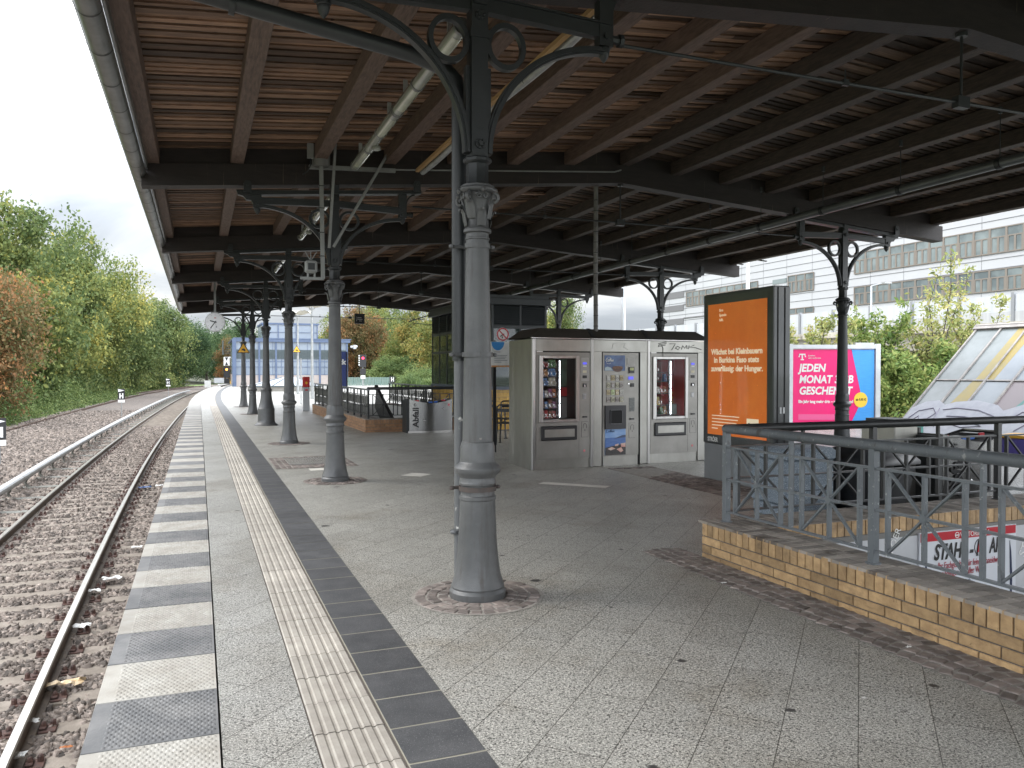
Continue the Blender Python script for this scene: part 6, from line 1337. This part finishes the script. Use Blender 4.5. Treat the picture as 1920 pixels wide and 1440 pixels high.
for nm,sd_,n_,lf,nb_ in (('a',1,46000,.085,60),('b',2,42000,.085,50),('c',3,42000,.09,56),('d',4,42000,.08,64)): CR[nm]=crown('crown',sd_,n_,4,4,lf,nb_)
def tree(label,x,y,h,rx,kind,m,rz=0,z=-1.3,rv=None,group='trees beside the railway',name='tree'):
    me,bc=CR[kind]; t=thing(name,label,'tree',(x,y,z),rz,group); rv=rv or h*.52; zc=h-rv*.98
    c=TC.get((kind,m.name)) or me.copy(); TC[(kind,m.name)]=c; c.materials.clear(); c.materials.append(m); o=obj('crown',c,t,(0,0,zc)); o.scale=(rx/4,rx/4,rv/4)
    tb=trunk_mesh(h*.8,.02*h+.06,bc*np.array([rx/4,rx/4,rv/4]),zc,int(x*10+y)); tb.build('trunk',m_bark,t); return t
O=lambda Y: float(ctr(min(Y,140))+(0 if Y<140 else (Y-140)*.3))
tree('orange brown maple at the left edge by the track',-11.0,46,9.0,3.9,'a',LO,0.3)
tree('small green tree in front of the orange maple at the left edge',-12.6,36,7.2,3.0,'c',LG,1)
tree('tall green tree with yellowing top rising behind the orange maple',-13.2,62,14.4,6.2,'b',LY,2.1)
tree('broad dark green tree behind the orange maple at far left',-19,58,14.2,6,'c',LG,.4)
tree('yellow crowned tree, highest in the row on the left',-12.4,78,15.6,6.2,'a',LY,4)
tree('green tree between the yellow crowned tree and the bend of the track',-11.2,92,15.8,6.6,'d',LY,1.3)
tree('dark green tree with thin top left of the station clock',-9.6,108,14.2,6.2,'b',LG,.2)
tree('grey green tree below the station clock, far along the bend',-6.6,126,13.6,6,'c',LG,3)
tree('pale green tree right at the bend behind the clock',-3.2,146,11.8,6,'a',LD,5)
tree('dark tree at the end of the track view, left of the amber signal',1.5,172,12.6,7,'d',LD,2)
tree('round dark tree behind the amber signal',7.5,185,13.8,7,'b',LD,1)
L2=['green tree second row behind the yellow crowned tree','yellowish tree second row, its top above the gap after the yellow crown','green tree of the second row behind the tree at the bend','tree of the second row seen left of the clock','dark tree of the second row farthest along the bend','green tree filling the gap behind the small green tree at far left','yellow green tree between the orange maple and the tall green tree','green tree behind the trees at the end of the track','green tree low behind the orange maple']
for i,(x,y,h,r,k,m) in enumerate(((-22,74,15.5,6,'d',LG),(-20,92,16,6.5,'a',LY),(-17,110,15.5,6.5,'c',LG),(-14,130,14,6.5,'b',LG),(-10,150,13,6.5,'d',LD),(-24,48,12.5,5.5,'b',LG),(-16,52,11,4.5,'d',LY),(-4,185,12.5,7,'a',LG),(-17,40,9,4,'a',LG))): tree(L2[i],x,y,h,r,k,m,i*.9)
g2='trees beyond the farther stairwell'
tree('yellow tree behind the blue hall, left of the chestnut',17.2,108,10.2,4.8,'b',LY,1,group=g2); tree('rusty orange chestnut with a pale trunk behind the red signal',17.4,92,10.6,4.0,'a',LO,2,group=g2); tree('bright yellow topped tree above the chestnut, behind the display board',22.5,108,12.6,4.6,'c',LY,2,group=g2)
tree('green tree between the chestnut and the kiosk',21.0,96,9.0,3.8,'d',LB_,1.4,group=g2); tree('brownish green tree beside the kiosk left edge',22.2,84,9.6,4.0,'b',LM,4,group=g2); tree('olive tree hidden partly by the kiosk windows',24.0,76,9.2,4.4,'c',LM,.4,group=g2); tree('green tree behind the kiosk glass',22,58,7.6,3.8,'a',LG,.4,group=g2)
tree('dark shrubby tree low between the chestnut and the kiosk',19.2,82,4.6,3.2,'c',LB_,.9,group=g2,rv=2.4); tree('bright green shrubby tree at the foot of the kiosk',17.8,66,3.4,2.6,'d',LB_,2.2,group=g2,rv=1.8); tree('bright green shrub left of the kiosk base',16.0,60,2.6,2.4,'a',LB_,1.2,group=g2,rv=1.5)
tree('slender yellow tree right of the kiosk louvres',20.6,45,6.6,1.9,'b',LY,1.2,z=-.3,group=g2)
tree('reddish tree behind the amber signal at the end of the blue hall',5.5,125,8.0,3.5,'a',LO,1.2,group=g2)
# undergrowth along the left bank, one mass
def undergrowth(name,label,n,fx,y0,y1,h,leaf,m,seed,pw=1.4,cat='undergrowth'):
    rg=np.random.default_rng(seed); nc=n//60; Y=y0+(y1-y0)*rg.random(nc)**pw; U=rg.random(nc); X=fx(U,Y); H_=h*(.25+.75*rg.random(nc))*(.35+.65*np.sin(pi*np.clip(U*.9+.05,0,1))**.5)
    R_=.35+.5*rg.random(nc); base=rg.random(nc); id_=rg.integers(0,nc,n); d=rg.normal(size=(n,3)); d/=np.linalg.norm(d,axis=1)[:,None]; rr=R_[id_][:,None]*(.6+.5*rg.random((n,1)))
    C=np.stack([X[id_],Y[id_],-1.15+H_[id_]*.75],1)+d*rr*np.array([1,1,.9]); C[:,2]=np.maximum(C[:,2],-1.14+.1*rg.random(n)); k=rg.random(n)<.3; C[k,2]=-1.15+(C[k,2]+1.15)*rg.random(k.sum())
    V,F=leaves(C,leaf,rg); o=obj(name,npmesh(name,V,F,m,np.clip(base[id_]*.6+rg.normal(.2,.18,n),0,1))); return tag(o,label,cat,kind='stuff')
def bx_(off,wd): return lambda U,Y: np.polyval(_pf,np.minimum(Y,150))+off-U*wd
undergrowth('undergrowth','thick green bushes massed at the foot of the trees along the far track',120000,bx_(-8.0,3.2),26,80,2.6,.075,LB_,11,1.2)
undergrowth('undergrowth','darker bushes massed along the bend of the track',60000,bx_(-8.3,5),70,150,3.4,.12,LG,12,1)
undergrowth('bank_bushes','tall bushes filling the bank below the tree crowns',150000,bx_(-10.2,6.5),28,135,6.4,.11,LG,13,1)
undergrowth('verge_weeds','low weeds and grass between the far track and the bushes',60000,bx_(-6.9,2.4),22,100,.35,.06,LB_,14,1.3,'grass')
# thin stemmed autumn shrubs in front of the bridge
def bush(label,x,y,z,h,w_,n,m,seed,leaf=.075,stems=9,low=.0):
    rg=np.random.default_rng(seed); t=thing('shrub',label,'shrub',(x,y,z),0,'shrubs in front of the motorway bridge'); b=MB(); tips=[]
    for s in range(stems):
        a=rg.random()*2*pi; rad=w_*rg.random()**.6; hh=h*(.5+.5*rg.random()) if s else h; pts=[np.array([rg.normal(0,.15),rg.normal(0,.15),0])]; tgt=np.array([cos(a)*rad,sin(a)*rad,hh])
        for k in range(1,6): pts.append(pts[0]+(tgt-pts[0])*np.array([(k/5)**1.5,(k/5)**1.5,k/5])+rg.normal(0,.08,3)*(k<5))
        b.tube(pts,[.035*(1-.85*k/5) for k in range(6)],5); 
        for k in range(1,6):
            for q in range(6):
                f=rg.random(); p=pts[k-1]*(1-f)+pts[k]*f; d=rg.normal(size=3); d[2]=abs(d[2])*.5+.1; d/=np.linalg.norm(d); L_=(.95-.12*k)*w_*.30*(.5+rg.random()); e=p+d*L_; b.tube([p,(p+e)/2+np.array([0,0,.05]),e],[.010,.007,.003],4,cap=False)
                for j in range(3): tips.append(p+(e-p)*rg.uniform(.35,1.05))
    b.build('stems',m_bark,t); T=np.array(tips); id_=rg.integers(0,len(T),n); C=T[id_]+rg.normal(size=(n,3))*.10; 
    V,F=leaves(C,leaf,rg,up=.1,asp=.4); tv=rg.random(len(T)); me=npmesh('foliage',V,F,m,np.clip(tv[id_]*.6+.2+rg.normal(0,.15,n),0,1)); obj('foliage',me,t); return t
LS=leafmat('pale_autumn_shrub_leaves',[(.13,.17,.06),(.25,.29,.09),(.40,.40,.15),(.55,.46,.20)])
LSG=leafmat('shrub_green_leaves',[(.08,.14,.04),(.14,.22,.06),(.25,.31,.09),(.38,.38,.13)])
bush('yellow green shrub left of the dark column above the billboard',17.6,19.6,.0,3.3,1.5,6500,LS,21)
bush('dense green shrub right of the billboard, behind the dark column',19.4,18.9,.0,3.7,1.4,8000,LSG,22)
bush('tall thin shrub with upright reddish tips beside the sloping glass roof',21.0,18.3,.0,5.0,1.5,4600,LS,23,stems=11)
bush('arching shrub reaching over the sloping glass roof',22.4,17.6,.0,3.9,1.7,4600,LS,24,stems=10)
bush('dark low shrub under the bridge edge between billboard and glass roof',20.6,17.4,.0,2.2,1.5,14000,LSG,25)
bush('low dark green shrub right behind the billboard edge',18.6,17.2,.0,2.0,1.0,8000,LSG,26)
